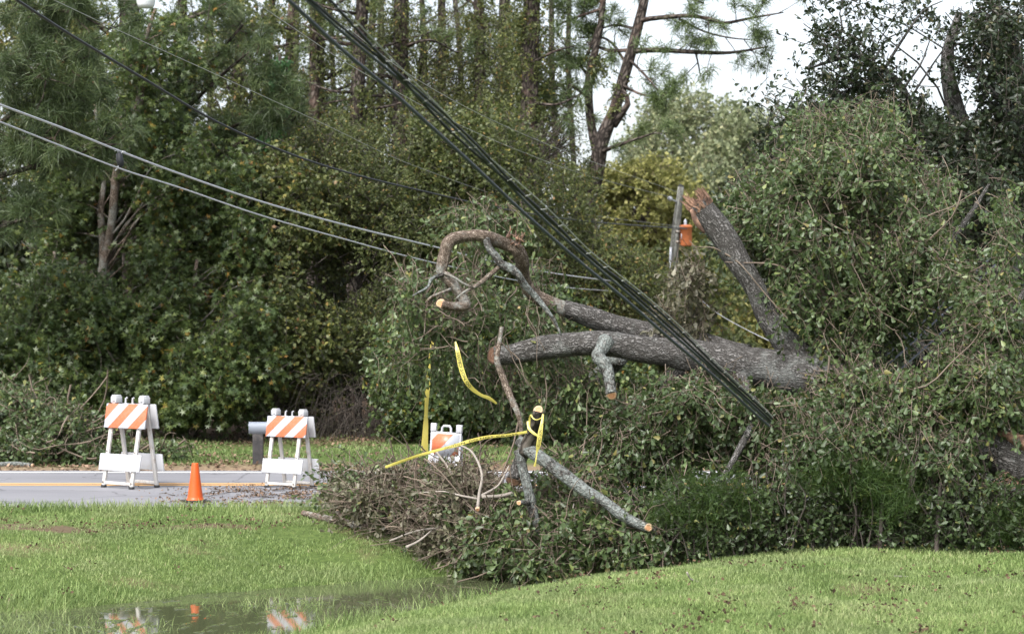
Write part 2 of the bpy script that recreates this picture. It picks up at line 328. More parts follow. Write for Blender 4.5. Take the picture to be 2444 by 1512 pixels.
# ------------------------------------------------------------------ grass and litter (stuff)
def blades(n, rng, xf, yr, length, width, tone_f, dens_f=None, lean=0.55):
    y = yr[0] + (yr[1] - yr[0]) * rng.random(n); x = xf(y) * (2 * rng.random(n) - 1)
    if dens_f is not None:
        k = rng.random(n) < dens_f(x, y); x, y = x[k], y[k]; n = len(x)
    z = ground(x, y) - 0.005
    a = rng.random(n) * 2 * math.pi; L = length * (0.5 + rng.random(n)); le = lean * (0.3 + rng.random(n)); la = rng.random(n) * 2 * math.pi
    s = np.stack([np.cos(a), np.sin(a), 0 * a], 1) * (width * (0.7 + 0.6 * rng.random(n)))[:, None]
    b0 = np.stack([x, y, z], 1); top = b0 + np.stack([np.cos(la) * le * L, np.sin(la) * le * L, L * (1 - 0.35 * le)], 1)
    mid = b0 + (top - b0) * 0.5 + np.array([0, 0, 1]) * (0.12 * L)[:, None]
    v = np.stack([b0 - s, b0 + s, mid + s * 0.8, mid - s * 0.8, top], 1)
    i = np.arange(n)[:, None] * 5
    return v, i + np.array([[0, 1, 2, 3]]), i + np.array([[3, 2, 4]]), tone_f(x, y, rng)
def vnoise(x, y, sc, seed=0.0):
    return np.array([mnoise.noise((a * sc + seed, c * sc, seed)) for a, c in zip(x, y)])
m, nt, b = mat_new('grass_blade'); p = geopos(nt)
tn = attr(nt, 'tone'); c = ramp(nt, tn, [(0.0, (0.090, 0.142, 0.042)), (0.3, (0.180, 0.262, 0.082)), (0.65, (0.30, 0.385, 0.14)), (0.88, (0.40, 0.42, 0.20)), (1.0, (0.38, 0.32, 0.22))])
pn = noise_tex(nt, p, 1.1, 4, 0.6)
c = mix(nt, ramp(nt, pn, [(0.42, (0, 0, 0)), (0.62, (0.75,) * 3)]), c, mix(nt, tn, (0.15, 0.21, 0.075), (0.40, 0.44, 0.22)))
nt.links.new(c, b.inputs['Base Color']); b.inputs['Roughness'].default_value = 0.55; b.inputs['Specular IOR Level'].default_value = 0.3
tr = N(nt, 'ShaderNodeBsdfTranslucent'); nt.links.new(c, tr.inputs['Color']); mx = N(nt, 'ShaderNodeMixShader'); mx.inputs[0].default_value = 0.35
nt.links.new(b.outputs[0], mx.inputs[1]); nt.links.new(tr.outputs[0], mx.inputs[2]); nt.links.new(mx.outputs[0], nt.nodes['Material Output'].inputs['Surface'])
M['grass'] = m
rg = rng_(5)
gt = MB()
def t_lawn(x, y, r): return np.clip(0.42 + 0.17 * r.standard_normal(len(x)) + 0.25 * vnoise(x, y, 0.9, 3.3) + 0.2 * vnoise(x, y, 3.5, 9.1), 0, 1)
def d_lawn(x, y):
    z = ground(x, y); d = 0.75 + 0.5 * vnoise(x, y, 1.6, 7.7)
    bare = vnoise(x * 0.55, y * 1.6, 1.3, 21.0); d = np.where((bare > 0.28) & (x < 0.5) & (y > 19.5), d * 0.15, d)
    d = np.where((((x + 4.75) / 1.1) ** 2 + ((y - 20.55) / .34) ** 2 < 1) | (((x + 3.1) / .75) ** 2 + ((y - 20.85) / .2) ** 2 < 1), d * np.clip(.38 + 1.3 * vnoise(x, y, 3.5, 6.0), 0, 1), d)
    return np.where(z < -0.43, d * 0.34 * (0.22 + 1.1 * (vnoise(x, y, 1.1, 4.4) > 0.0)), d)
for yr, n, w in (((11.2, 16.5), 230000, 0.0028), ((16.5, 22.38), 270000, 0.0036)):
    v, q, t, tn_ = blades(n, rg, lambda y: 0.275 * y + 0.8, yr, 0.038, w, t_lawn, d_lawn)
    gt.add(v, quads=q, tris=t, tone=tn_)
v, q, t, tn_ = blades(110000, rg, lambda y: 0.275 * y + 0.8, (14.0, 20.2), 0.13, 0.003, lambda x, y, r: np.clip(0.35 + 0.2 * r.standard_normal(len(x)), 0, 1),
                      lambda x, y: np.where((ground(x, y) < -0.36) , 0.10 + 0.75 * vnoise(x, y, 1.1, 4.4) + .25 * (ground(x, y) > -.425), 0), 0.7)
gt.add(v, quads=q, tris=t, tone=tn_)
v, q, t, tn_ = blades(9000, rg, lambda y: 0.275 * y + 0.8, (21.7, 22.42), 0.11, 0.004, t_lawn)
gt.add(v, quads=q, tris=t, tone=tn_)
tag(gt.build('lawn_grass', M['grass']), 'short green lawn grass in front of the road', None, kind='stuff')
vg = MB()
v, q, t, tn_ = blades(150000, rg, lambda y: 0.275 * y + 1.5, (28.6, 36.5), 0.065, 0.007, lambda x, y, r: np.clip(0.22 + 0.2 * r.standard_normal(len(x)) + 0.3 * vnoise(x, y, 0.7, 1.1), 0, 1),
                      lambda x, y: np.clip((36.2 - y) / 3, 0, 1) * (0.30 + 0.8 * vnoise(x, y, 0.8, 2.2)) * np.clip((y - 28.5) / 0.7, 0, 1))
vg.add(v, quads=q, tris=t, tone=tn_)
tag(vg.build('verge_grass', M['grass']), 'patchy verge grass beyond the road', None, kind='stuff')

# leaf templates: (across, along, up)
TPL = {
 'oak': (np.array([[0, 0, 0], [-.17, .42, .05], [-.29, .80, .07], [0, 1, -.06], [.29, .80, .07], [.17, .42, .05]]), [[0, 3, 2, 1], [0, 5, 4, 3]]),
 'lance': (np.array([[0, 0, 0], [-.22, .5, .06], [0, 1, -.05], [.22, .5, .06]]), [[0, 3, 2, 1]]),
 'broad': (np.array([[0, 0, 0], [-.36, .45, .08], [0, 1, -.08], [.36, .45, .08]]), [[0, 3, 2, 1]]),
}
sv = [[0, .45, 0]]
for k in range(5):
    a = math.radians(-126 + 63 * k); sv.append([math.sin(a) * .55, .45 + math.cos(a) * .55, -.07])
for k in range(6):
    a = math.radians(-157.5 + 63 * k); sv.append([math.sin(a) * .2, .45 + math.cos(a) * .2, 0.03])
TPL['star'] = (np.array(sv), [[0, 6 + k, 1 + k, 7 + k] for k in range(5)])

def put_leaves(mb, pos, ax, nr, size, shape, tone):
    tv, tq = TPL[shape]; n = len(pos)
    ax = nrm(ax); nr = nrm(nr - ax * (nr * ax).sum(-1, keepdims=True)); sd = np.cross(ax, nr)
    size = np.broadcast_to(size, (n,))[:, None, None]
    v = pos[:, None] + size * (tv[None, :, 0:1] * sd[:, None] + tv[None, :, 1:2] * ax[:, None] + tv[None, :, 2:3] * nr[:, None])
    q = (np.arange(n) * len(tv))[:, None, None] + np.array(tq)[None]
    mb.add(v, quads=q.reshape(-1, 4), tone=np.repeat(tone, len(tq)))
def lobes_sample(lobes, n, rng, shell=0.45, clump=1.6, keepout=(985, 975, 1115, 1085)):
    n0 = n; n = int(n * clump) if clump and n > 60 else n
    L = np.array([l[:6] for l in lobes], float); d = np.array([l[6] if len(l) > 6 else 1.0 for l in lobes])
    w = L[:, 2] * L[:, 3] * d; i = rng.choice(len(L), n, p=w / w.sum())
    u = nrm(rng.standard_normal((n, 3))); r = rng.random(n) ** shell * (1 + 0.12 * rng.standard_normal(n)); q = u * r[:, None]; l = L[i]
    px = l[:, 0] + l[:, 2] * q[:, 0]; py = l[:, 1] + l[:, 3] * q[:, 1]; D = l[:, 4] + l[:, 5] * q[:, 2]
    pos = np.stack([(px - CXP) / FP * D, D, CAMH + (HYP - py) / FP * D], 1)
    gz = ground(pos[:, 0], pos[:, 1]); pos[:, 2] = np.where(pos[:, 2] < gz + 0.05, gz + 0.05 + 0.25 * rng.random(n), pos[:, 2])
    out = nrm(np.stack([u[:, 0], u[:, 2], -u[:, 1]], 1))
    if keepout is not None:
        q = (px > keepout[0]) & (px < keepout[2]) & (py > keepout[1]) & (py < keepout[3]) & (D < 24); q |= (px > 2375) & (py > 1022) & (py < 1142) & (D < 18.95); q |= (((px > 1930) & (px < 2240) & (py > 1118) & (py < 1172)) | ((px > 1470) & (px < 1610) & (py > 1128) & (py < 1182))) & (D < 22) & (rng.random(n) < .82); tt_ = np.clip(((px - 2110) * 160 - (py - 860) * 155) / (160 ** 2 + 155 ** 2), 0, 1); q |= (np.hypot(px - 2110 - 160 * tt_, py - 860 + 155 * tt_) < 26) & (D < 22) & (D > 18); pos, out, i, l = pos[~q], out[~q], i[~q], l[~q]
        if len(pos) < n0: e = rng.integers(0, len(pos), n0 - len(pos)); pos = np.concatenate([pos, pos[e] + .04 * rng.standard_normal((len(e), 3))]); out = np.concatenate([out, out[e]]); i = np.concatenate([i, i[e]]); l = np.concatenate([l, l[e]])
        n = len(pos)
    if not (clump and n > n0): return pos[:n0], out[:n0], i[:n0]
    if clump and n0 > 60:                                # keep the points in the denser knots of a 3-D noise: hollows and clumps
        f = 2.6 / np.median(l[:, 4]) ** .5 * 2.0; sc = np.array([mnoise.noise(Vector(p_ * f)) for p_ in pos]) + 0.22 * rng.standard_normal(n)
        k = np.sort(np.argsort(-sc)[:n0]); return pos[k], out[k], i[k]
    return pos, out, i
def twigs_leaves(lm, tm, C, out, rng, L=0.5, nl=14, size=0.08, shape='oak', droop=0.3, tone_mu=0.42, tone_sd=0.14, twig_r=0.004, tw_frac=1.0, k=4):
    n = len(C)
    d = nrm(0.55 * out + 0.75 * rng.standard_normal((n, 3)) + np.array([0, 0, -droop]))
    Ls = L * (0.55 + 0.9 * rng.random(n)); st = C - d * Ls[:, None] * 0.5
    sag = Ls * droop * 0.35; side = np.cross(d, nrm(rng.standard_normal((n, 3)))) * (Ls * 0.16)[:, None]
    def at(t):
        t = t[..., None] if t.ndim == 1 else t[..., None]
        return None
    t = np.linspace(0, 1, k)
    pts = st[:, None] + d[:, None] * (Ls[:, None] * t)[..., None] + side[:, None] * np.sin(t * 3.14)[None, :, None]
    pts[:, :, 2] -= sag[:, None] * t ** 2
    if tm is not None:
        s = rng.random(n) < tw_frac
        tm.tubes(pts[s], np.linspace(twig_r, twig_r * 0.35, k)[None] * (0.6 + 0.8 * rng.random((s.sum(), 1))), 3)
    tt = 0.12 + 0.93 * rng.random((n, nl)) ** 0.75
    ti = np.clip(tt, 0, 0.9999) * (k - 1); i0 = ti.astype(int); fr = (ti - i0)[..., None]
    rows = np.arange(n)[:, None]
    pos = pts[rows, i0] * (1 - fr) + pts[rows, i0 + 1] * fr
    pos = (pos + 0.025 * L * rng.standard_normal(pos.shape)).reshape(-1, 3)
    dd = np.repeat(d, nl, 0)
    ax = nrm(0.45 * dd + 0.75 * rng.standard_normal(dd.shape) + np.array([0, 0, -droop * 0.9]))
    nr = 0.75 * rng.standard_normal(dd.shape) + np.array([0, -0.15, 0.75])
    ctone = np.repeat(tone_mu + 0.09 * rng.standard_normal(n), nl)
    tone = np.clip(ctone + tone_sd * rng.standard_normal(n * nl), 0, 1)
    hi = rng.random(n * nl) < 0.03; tone[hi] = 0.94 + 0.06 * rng.random(hi.sum())
    put_leaves(lm, pos, ax, nr, size * (0.55 + 0.7 * rng.random(n * nl)), shape, tone)
def crown(root, lobes, dens, seed, leafmat, name='crown', L=0.5, nl=14, size=0.08, shape='oak', droop=0.3, tone=0.42, sd=0.14, shell=0.45, twig=None, twig_r=0.004, tw_frac=1.0):
    rng = rng_(seed); area = sum(math.pi * l[2] * l[3] * (l[6] if len(l) > 6 else 1) for l in lobes)
    n = max(8, int(area * dens)); C, out, _ = lobes_sample(lobes, n, rng, shell)
    lm = MB(); tm = MB() if twig else None
    twigs_leaves(lm, tm, C, out, rng, L, nl, size, shape, droop, tone, sd, twig_r, tw_frac)
    o = lm.build(name, M[leafmat], root)
    if twig and tm.n: tm.build('twigs', M[twig], root)
    return o
def limb_mb(path, step=0.05, m=16, rough=0.07, seed=0.0, mb=None, flare=False):
    """path: list of (px, py, D, radius in picture units)"""
    w = np.array([[*P(a[0], a[1], a[2]), a[3] * a[2] / FP] for a in path])
    Ln = np.linalg.norm(np.diff(w[:, :3], axis=0), axis=1).sum(); n = max(6, int(Ln / step))
    r = catmull(w, n); pts = r[:, :3]; rad = np.maximum(r[:, 3], 0.002)
    T = nrm(np.gradient(pts, axis=0)); u = np.cross(T[0], [0.3, 0.9, 0.2]); u = u / np.linalg.norm(u)
    V = np.zeros((n, m, 3)); C = np.zeros((n, m, 3)); s = 0.0
    an = np.arange(m) / m * 2 * math.pi
    for i in range(n):
        u = u - T[i] * u.dot(T[i]); u /= np.linalg.norm(u); w_ = np.cross(T[i], u)
        if i: s += np.linalg.norm(pts[i] - pts[i - 1])
        f = 1 + rough * np.array([mnoise.noise((math.cos(a) * 1.6 + seed, math.sin(a) * 1.6, s * 3.2 + seed)) * 1.3 + 0.45 * mnoise.noise((math.cos(a) * 4 + seed, math.sin(a) * 4, s * 9)) for a in an])
        V[i] = pts[i] + (rad[i] * f)[:, None] * (np.cos(an)[:, None] * u + np.sin(an)[:, None] * w_)
        C[i, :, 0] = np.cos(an) * rad[i]; C[i, :, 1] = np.sin(an) * rad[i]; C[i, :, 2] = s
    mb = mb or MB(); i = np.arange(n - 1)[:, None] * m; j = np.arange(m)[None]; j2 = (j + 1) % m
    q = np.stack([i + j, i + j2, i + m + j2, i + m + j], -1).reshape(-1, 4)
    allv = np.concatenate([V.reshape(-1, 3), [pts[0]], [pts[-1]]]); c = n * m
    jj_ = np.arange(m); t0 = np.stack([np.full(m, c), (jj_ + 1) % m, jj_], 1); t1 = np.stack([np.full(m, c + 1), (n - 1) * m + jj_, (n - 1) * m + (jj_ + 1) % m], 1)
    mb.add(allv, quads=q, tris=np.concatenate([t0, t1]), co=np.concatenate([C.reshape(-1, 3), [[0, 0, 0]], [[0, 0, s]]]) + seed * 2.1)
    return mb, (pts[0], -T[0], rad[0]), (pts[-1], T[-1], rad[-1]), pts
def cut_face(end, parent, mat='cut_wood', name='cut_face', tilt=None, k=1.0):
    c, t, r = end; t = np.array(t, float)
    if tilt is not None: t = nrm(t + np.array(tilt))
    u = nrm(np.cross(t, [0.2, 0.3, 0.9])); w = np.cross(t, u); m = 22; mb = MB(); v = []; co = []
    rings = [0, 0.35, 0.7, 0.95, 1.02]
    for i, q in enumerate(rings):
        for a in np.arange(m) / m * 2 * math.pi:
            f = 1 + 0.05 * math.sin(3 * a + 1) + 0.03 * math.sin(5 * a)
            v.append(c + t * (0.012 if q < 1 else -0.012) + (math.cos(a) * u + math.sin(a) * w) * r * q * f * k)
            co.append([math.cos(a) * q, math.sin(a) * q, 0])
    qd = [[i * m + j, i * m + (j + 1) % m, (i + 1) * m + (j + 1) % m, (i + 1) * m + j] for i in range(len(rings) - 1) for j in range(m)]
    mb.add(v, quads=qd, co=co); return mb.build(name, M[mat], parent)
def sticks(mb, A, B, rng, r0, r1, sag=0.08, k=7, m=4, wig=0.06):
    A = np.asarray(A); B = np.asarray(B); n = len(A); t = np.linspace(0, 1, k)[None, :, None]; L = np.linalg.norm(B - A, axis=1)
    p = A[:, None] * (1 - t) + B[:, None] * t
    for f in (1, 2, 3):
        p = p + nrm(rng.standard_normal((n, 3)))[:, None] * (np.sin(t * math.pi * f) * (wig / f) * L[:, None, None])
    p[:, :, 2] -= (np.sin(t * math.pi) * sag * L[:, None, None])[..., 0]
    mb.tubes(p, (r0 + (r1 - r0) * np.linspace(0, 1, k)[None]) * (0.6 + 0.8 * rng.random((n, 1))), m)
def needles(mb, C, ax, rng, L=0.2, nn=46, w=0.007, spread=1.0, tone=0.45):
    n = len(C); d = nrm(np.repeat(nrm(ax), nn, 0) * 0.8 + spread * rng.standard_normal((n * nn, 3)))
    b0 = np.repeat(C, nn, 0) + 0.05 * rng.standard_normal((n * nn, 3)) - np.repeat(nrm(ax), nn, 0) * (0.12 * rng.random((n * nn, 1)))
    s = nrm(np.cross(d, rng.standard_normal(d.shape))) * w; l = (L * (0.7 + 0.5 * rng.random(n * nn)))[:, None]
    tip = b0 + d * l; tip[:, 2] -= 0.18 * l[:, 0]
    mid = b0 + d * l * 0.55
    v = np.stack([b0 - s * .5, b0 + s * .5, mid + s * .5, mid - s * .5, tip], 1); i = np.arange(n * nn)[:, None] * 5
    tn = np.clip(np.repeat(tone + 0.12 * rng.standard_normal(n), nn) + 0.14 * rng.standard_normal(n * nn), 0, 1)
    mb.add(v, quads=i + np.array([[0, 1, 2, 3]]), tris=i + np.array([[3, 2, 4]]), tone=tn)

# ------------------------------------------------------------------ trees
def base_of(px, D):
    x = (px - CXP) / FP * D; return np.array([x, D, float(ground(x, D))])
def tree(name, label, cat, trunks, lobes, dens, seed, leaf, bark='grey_bark', group=None, nl=14, L=0.5, size=0.08, shape='lance', droop=0.25, tone=0.42, sd=0.14,
         shell=0.45, twig='dark_twig', branch=True, nb=10, tw_frac=0.5, crown_name='crown'):
    D0 = trunks[0][0][2]; base = base_of(trunks[0][0][0], D0)
    root = thing(name, label, cat, base, group); rng = rng_(seed + 1000)
    tb = MB(); allp = []
    for k, tr in enumerate(trunks):
        tr = [tuple(a) for a in tr]
        if k == 0:                                   # root the first trunk in the soil, flared
            pyb = HYP + (CAMH - base[2] + 0.15) / D0 * FP
            if tr[0][1] < pyb - 2: tr = [(tr[0][0] - (tr[1][0] - tr[0][0]) * 0.1, pyb, D0, tr[0][3] * 1.25)] + tr
        _, _, _, pts = limb_mb(tr, 0.18, 9, 0.08, seed * 0.37 + k, tb); allp.append(pts)
    allp = np.concatenate(allp)
    if branch and lobes:
        C = []; A = []
        for l in lobes:
            c = P(l[0], l[1], l[4]); 
            for j in range(nb):
                e = lobes_sample([l], 1, rng, 0.5)[0][0]
                low = allp[allp[:, 2] < e[2] + 0.1]; low = low if len(low) else allp
                hd = np.linalg.norm(low[:, :2] - e[:2], axis=1); dd = np.abs(low[:, 2] - (e[2] - 0.75 * hd - 0.2)) + 1.6 * rng.random(len(low)); A.append(low[np.argmin(dd)]); C.append(e)
        sticks(tb, A, C, rng, 0.020, 0.006, -0.08, 8, 5, 0.07)
    tb.build('trunk', M[bark], root, smooth=True)
    if lobes: crown(root, lobes, dens, seed, leaf, crown_name, L, nl, size, shape, droop, tone, sd, shell, twig, 0.006, tw_frac)
    return root
def pine(name, label, trunk, branches, seed, group=None, mat='needle', bark='pine_bark', L=0.2, nn=44, w=0.008, vine=None, tufts_per_m=3.2, forks=()):
    D0 = trunk[0][2]; base = base_of(trunk[0][0], D0); root = thing(name, label, 'tree', base, group); rng = rng_(seed)
    tb = MB(); tr = [tuple(a) for a in trunk]; pyb = HYP + (CAMH - base[2] + 0.15) / D0 * FP
    if tr[0][1] < pyb - 2: tr = [(tr[0][0], pyb, D0, tr[0][3] * 1.2)] + tr
    limb_mb(tr, 0.2, 11, 0.08, seed * 0.71, tb)
    for f in forks: limb_mb(f, 0.2, 9, 0.08, seed * 0.5, tb)
    nm = MB(); C = []; A = []; SA = []; SB = []
    for bpath, dens in branches:
        _, _, _, pts = limb_mb(bpath, 0.12, 6, 0.06, seed * 1.3, tb)
        Ln = np.linalg.norm(np.diff(pts, axis=0), axis=1).sum()
        for k in range(max(1, int(Ln * tufts_per_m * dens))):
            t = 0.25 + 0.78 * rng.random(); i = min(len(pts) - 1, int(t * len(pts))); d = nrm(rng.standard_normal(3) + np.array([0, -0.2, 0.35]) + 0.8 * nrm(pts[min(i + 1, len(pts) - 1)] - pts[max(i - 1, 0)]))
            l = (0.15 + 0.55 * rng.random()); e = pts[i] + d * l; SA.append(pts[i]); SB.append(e); C.append(e); A.append(d)
            for q in range(2):
                d2 = nrm(d + 0.8 * rng.standard_normal(3)); e2 = e + d2 * 0.22 - d * 0.1; C.append(e2); A.append(d2); SA.append(e - d * 0.1); SB.append(e2)
    if SA: sticks(tb, SA, SB, rng, 0.011, 0.006, 0.03, 4, 4, 0.08)
    tb.build('trunk', M[bark], root, smooth=True)
    if C: needles(nm, np.array(C), np.array(A), rng, L, nn, w); nm.build('needles', M[mat], root)
    if vine: crown(root, vine[0], vine[1], seed + 5, vine[2], 'vine', 0.35, 12, vine[3] if len(vine) > 3 else 0.075, 'lance', 0.4, 0.45, 0.15, 0.8, 'dark_twig', 0.005, 0.4)
    return root

# ------------------------------------------------------------------ woods beyond the road, left
GW = 'trees of the wood beyond the road'
pine('pine_tree', 'dark long needled pine at the left edge of the wood, boughs reaching right', [(-45, 1110, 33.5, 26), (-40, 500, 33.5, 22), (-30, -200, 33.5, 15)],
     [([(-40, 330, 33.5, 8), (60, 250, 33, 6), (150, 230, 32.6, 4), (240, 250, 32.4, 2)], 1.6), ([(-38, 180, 33.5, 8), (80, 110, 33, 6), (190, 140, 32.8, 3)], 1.8),
      ([(-38, 60, 33.5, 8), (60, 20, 33, 6), (170, 30, 32.6, 4), (260, 70, 32.6, 2)], 1.5), ([(-40, 430, 33.5, 8), (70, 400, 33, 6), (180, 370, 32.6, 4), (270, 330, 32.4, 2)], 1.7),
      ([(-40, 560, 33.5, 8), (20, 535, 33, 6), (70, 520, 32.6, 3)], 2.0), ([(-30, -60, 33.5, 7), (80, -90, 33, 5), (180, -40, 32.6, 3)], 1.5), ([(-40, 300, 33.5, 8), (40, 330, 32.6, 6), (130, 330, 32.2, 3)], 1.8),
      ([(-40, 120, 33.5, 8), (20, 160, 32.6, 6), (110, 190, 32.2, 3)], 1.8)], 11, GW, vine=None, L=0.25, nn=70, w=0.007, tufts_per_m=5.6)
pine('pine_tree', 'tall thick trunked pine behind the two stemmed sweetgum', [(322, 1100, 39, 30), (318, 500, 39, 27), (310, 0, 39, 24), (308, -260, 39, 20)],
     [([(318, 350, 39, 8), (430, 270, 38, 6), (540, 170, 37.5, 4), (600, 120, 37.3, 2)], 1.3), ([(316, 260, 39, 8), (450, 200, 38, 6), (580, 60, 37.5, 3)], 1.3), ([(318, 420, 39, 8), (480, 330, 38, 6), (610, 280, 37.4, 3), (670, 220, 37.4, 2)], 1.6),
      ([(318, 440, 39, 8), (470, 390, 38, 6), (600, 330, 37.5, 4), (660, 300, 37.3, 2)], 1.6), ([(314, 130, 39, 8), (420, 60, 38, 6), (540, 10, 37.4, 3)], 1.2), ([(318, 560, 39, 7), (480, 620, 38, 5), (620, 610, 37, 3)], 0.8),
      ([(318, 130, 39, 7), (230, 60, 38.5, 5), (150, 20, 38, 3)], 1.0)], 12, GW, L=0.24, nn=60, w=0.007, tufts_per_m=5.0)
tree('sweetgum_tree', 'green sweetgum with two slender forking stems above the striped barricade nearest the cone', 'tree',
     [[(242, 720, 36, 12), (243, 660, 36, 12), (262, 560, 36, 10), (270, 500, 36, 10), (283, 380, 36, 9), (330, 250, 36, 8), (338, 130, 36, 6), (372, 20, 36, 4)],
      [(242, 690, 36, 11), (246, 600, 36, 9), (240, 500, 36, 8), (250, 400, 36.2, 6), (225, 250, 36.3, 4)]],
     [(330, 230, 150, 150, 36.4, 1.4, .45), (470, 420, 140, 150, 36.2, 1.4), (530, 560, 110, 130, 36, 1.3), (170, 460, 120, 120, 36.6, 1.2), (380, 110, 140, 120, 36.5, 1.3, .36), (430, 620, 120, 120, 35.8, 1.2), (110, 600, 90, 90, 36.5, 1.0, .8), (340, 470, 90, 130, 37, 1, .7)],
     0.0105, 21, 'sweetgum_leaf', 'smooth_bark', GW, nl=15, size=0.115, shape='star', L=0.55, droop=0.35, tone=0.44)
tree('sweetgum_tree', 'low spreading sweetgum at the left edge, star leaves down to the cut brush', 'tree', [[(120, 1080, 35.5, 9), (115, 760, 35.5, 7), (130, 600, 35.6, 4)]],
     [(120, 730, 160, 110, 35.2, 1.4), (40, 820, 130, 120, 35, 1.3), (240, 790, 120, 110, 34.8, 1.2), (150, 890, 150, 100, 34.6, 1.2), (20, 690, 90, 60, 35.6, 1)], 0.0125, 22, 'sweetgum_leaf', 'smooth_bark', GW, nl=15, size=0.115, shape='star', L=0.5, droop=0.4, tone=0.40)
tree('sweetgum_tree', 'bushy young sweetgum directly behind the mailbox and cone', 'tree', [[(440, 1090, 35.2, 9), (450, 800, 35.2, 7), (470, 620, 35.4, 4)]],
     [(420, 800, 130, 120, 34.9, 1.3), (540, 740, 110, 120, 35, 1.2), (520, 900, 110, 90, 34.6, 1.1), (350, 900, 90, 80, 34.8, 1.0), (430, 960, 110, 50, 34.5, .9, .7), (600, 880, 80, 110, 35, 1.1)], 0.0125, 23, 'sweetgum_leaf', 'smooth_bark', GW, nl=15, size=0.115, shape='star', L=0.5, droop=0.4, tone=0.46)
tree('understory_tree', 'yellowing slender tree full of small leaves left of the bent limb', 'tree', [[(660, 1085, 36.5, 9), (670, 800, 36.5, 7), (700, 520, 36.8, 4)]],
     [(700, 590, 120, 130, 36.6, 1.3), (640, 760, 100, 130, 36, 1.2), (720, 820, 110, 140, 36.2, 1.2), (670, 450, 110, 110, 37, 1.3), (680, 940, 100, 70, 35.6, 1.0, .8), (610, 520, 80, 100, 36.9, 1.1)], 0.0165, 24, 'olive_leaf', 'grey_bark', GW, nl=15, size=0.088, shape='broad', L=0.5, droop=0.3, tone=0.45, sd=0.2)
tree('understory_tree', 'fine leaved olive green tree behind the upper cable crossing', 'tree', [[(860, 1085, 37.5, 9), (850, 800, 37.5, 7), (860, 420, 37.8, 4)]],
     [(840, 470, 130, 130, 38, 1.4), (830, 660, 130, 150, 37.5, 1.4), (930, 560, 120, 130, 37.8, 1.3), (800, 850, 110, 130, 37, 1.2), (900, 800, 110, 150, 37.2, 1.2), (760, 360, 120, 90, 38.3, 1.2, .8), (880, 370, 110, 80, 38.5, 1.2, .75)], 0.0175, 25, 'olive_leaf', 'grey_bark', GW, nl=15, size=0.075, shape='lance', L=0.5, droop=0.25, tone=0.36, sd=0.17)
tree('understory_tree', 'brownish olive thicket tree behind the arched broken limb', 'tree', [[(1100, 1085, 38.5, 9), (1090, 760, 38.5, 7), (1080, 380, 38.8, 4)]],
     [(1010, 440, 120, 110, 39, 1.4), (1120, 420, 130, 120, 38.8, 1.4), (1060, 590, 140, 140, 38.4, 1.4), (1200, 560, 130, 130, 38.6, 1.4), (980, 700, 120, 150, 38, 1.3), (1060, 340, 130, 80, 39.2, 1.3, .7), (1180, 340, 110, 90, 39.4, 1.3, .7)], 0.0165, 26, 'olive_leaf', 'grey_bark', GW, nl=15, size=0.078, shape='broad', L=0.5, droop=0.25, tone=0.37, sd=0.17)
tree('evergreen_bush', 'dark glossy evergreen bush behind the hanging caution tape', 'bush', [[(1020, 1090, 34.5, 8), (1020, 900, 34.5, 6), (1040, 740, 34.7, 3)]],
     [(1000, 870, 120, 120, 34.4, 1.1), (1100, 930, 110, 110, 34, 1.0), (1120, 800, 120, 120, 34.8, 1.1), (960, 960, 90, 80, 34.2, .9), (1200, 900, 100, 130, 34.4, 1)], 0.0165, 27, 'sweetgum_leaf', 'grey_bark', GW, nl=15, size=0.085, shape='broad', L=0.45, droop=0.3, tone=0.36, sd=0.2)
tree('evergreen_bush', 'shaded evergreen bush showing beneath the sawn main limb', 'bush', [[(1330, 1090, 34, 8), (1330, 960, 34, 6), (1340, 800, 34.2, 3)]],
     [(1300, 960, 110, 110, 33.6, 1.0), (1400, 900, 110, 110, 34, 1.0), (1420, 1010, 110, 70, 33.5, .9), (1320, 800, 120, 110, 34.6, 1.1), (1500, 960, 100, 90, 33.8, 1)], 0.0165, 28, 'sweetgum_leaf', 'grey_bark', GW, nl=15, size=0.08, shape='broad', L=0.45, droop=0.3, tone=0.34, sd=0.18)
tree('understory_tree', 'thin leaved brown tinged tree right of the arched broken limb', 'tree', [[(1400, 1090, 41, 8), (1400, 800, 41, 6), (1380, 500, 41.3, 3)]],
     [(1330, 620, 110, 110, 41, 1.4), (1440, 640, 110, 90, 41, 1.3), (1400, 720, 140, 80, 40.8, 1.3), (1340, 480, 90, 110, 41.5, 1.4, .8), (1530, 690, 100, 80, 41, 1.3)], 0.0155, 29, 'olive_leaf', 'grey_bark', GW, nl=14, size=0.085, shape='lance', L=0.5, droop=0.25, tone=0.42, sd=0.18)
# dead brown brush along the wood's foot
rt = thing('dead_brush', 'tangle of dead brown twigs along the wood behind the far barricade', 'brush', base_of(820, 36)); r = rng_(31); bm = MB()
A = np.stack([r.uniform(-4.5, -0.3, 900), r.uniform(34.6, 37.2, 900), 0 * np.arange(900)], 1); A[:, 2] = ground(A[:, 0], A[:, 1]) - .03
B = A + np.stack([r.normal(0, .5, 900), r.normal(0, .4, 900), r.uniform(.3, 1.15, 900)], 1)
sticks(bm, A, B, r, 0.006, 0.003, -0.25, 6, 3, 0.12); bm.build('stems', M['dark_twig'], rt)
crown(rt, [(700, 1040, 90, 40, 35.5, .9, .5), (860, 1030, 110, 60, 35.5, .9, .5), (980, 1040, 80, 45, 35.3, .9, .5)], 0.008, 32, 'dead_leaf', 'leaves', 0.3, 8, 0.06, 'lance', 0.3, 0.35, 0.2)

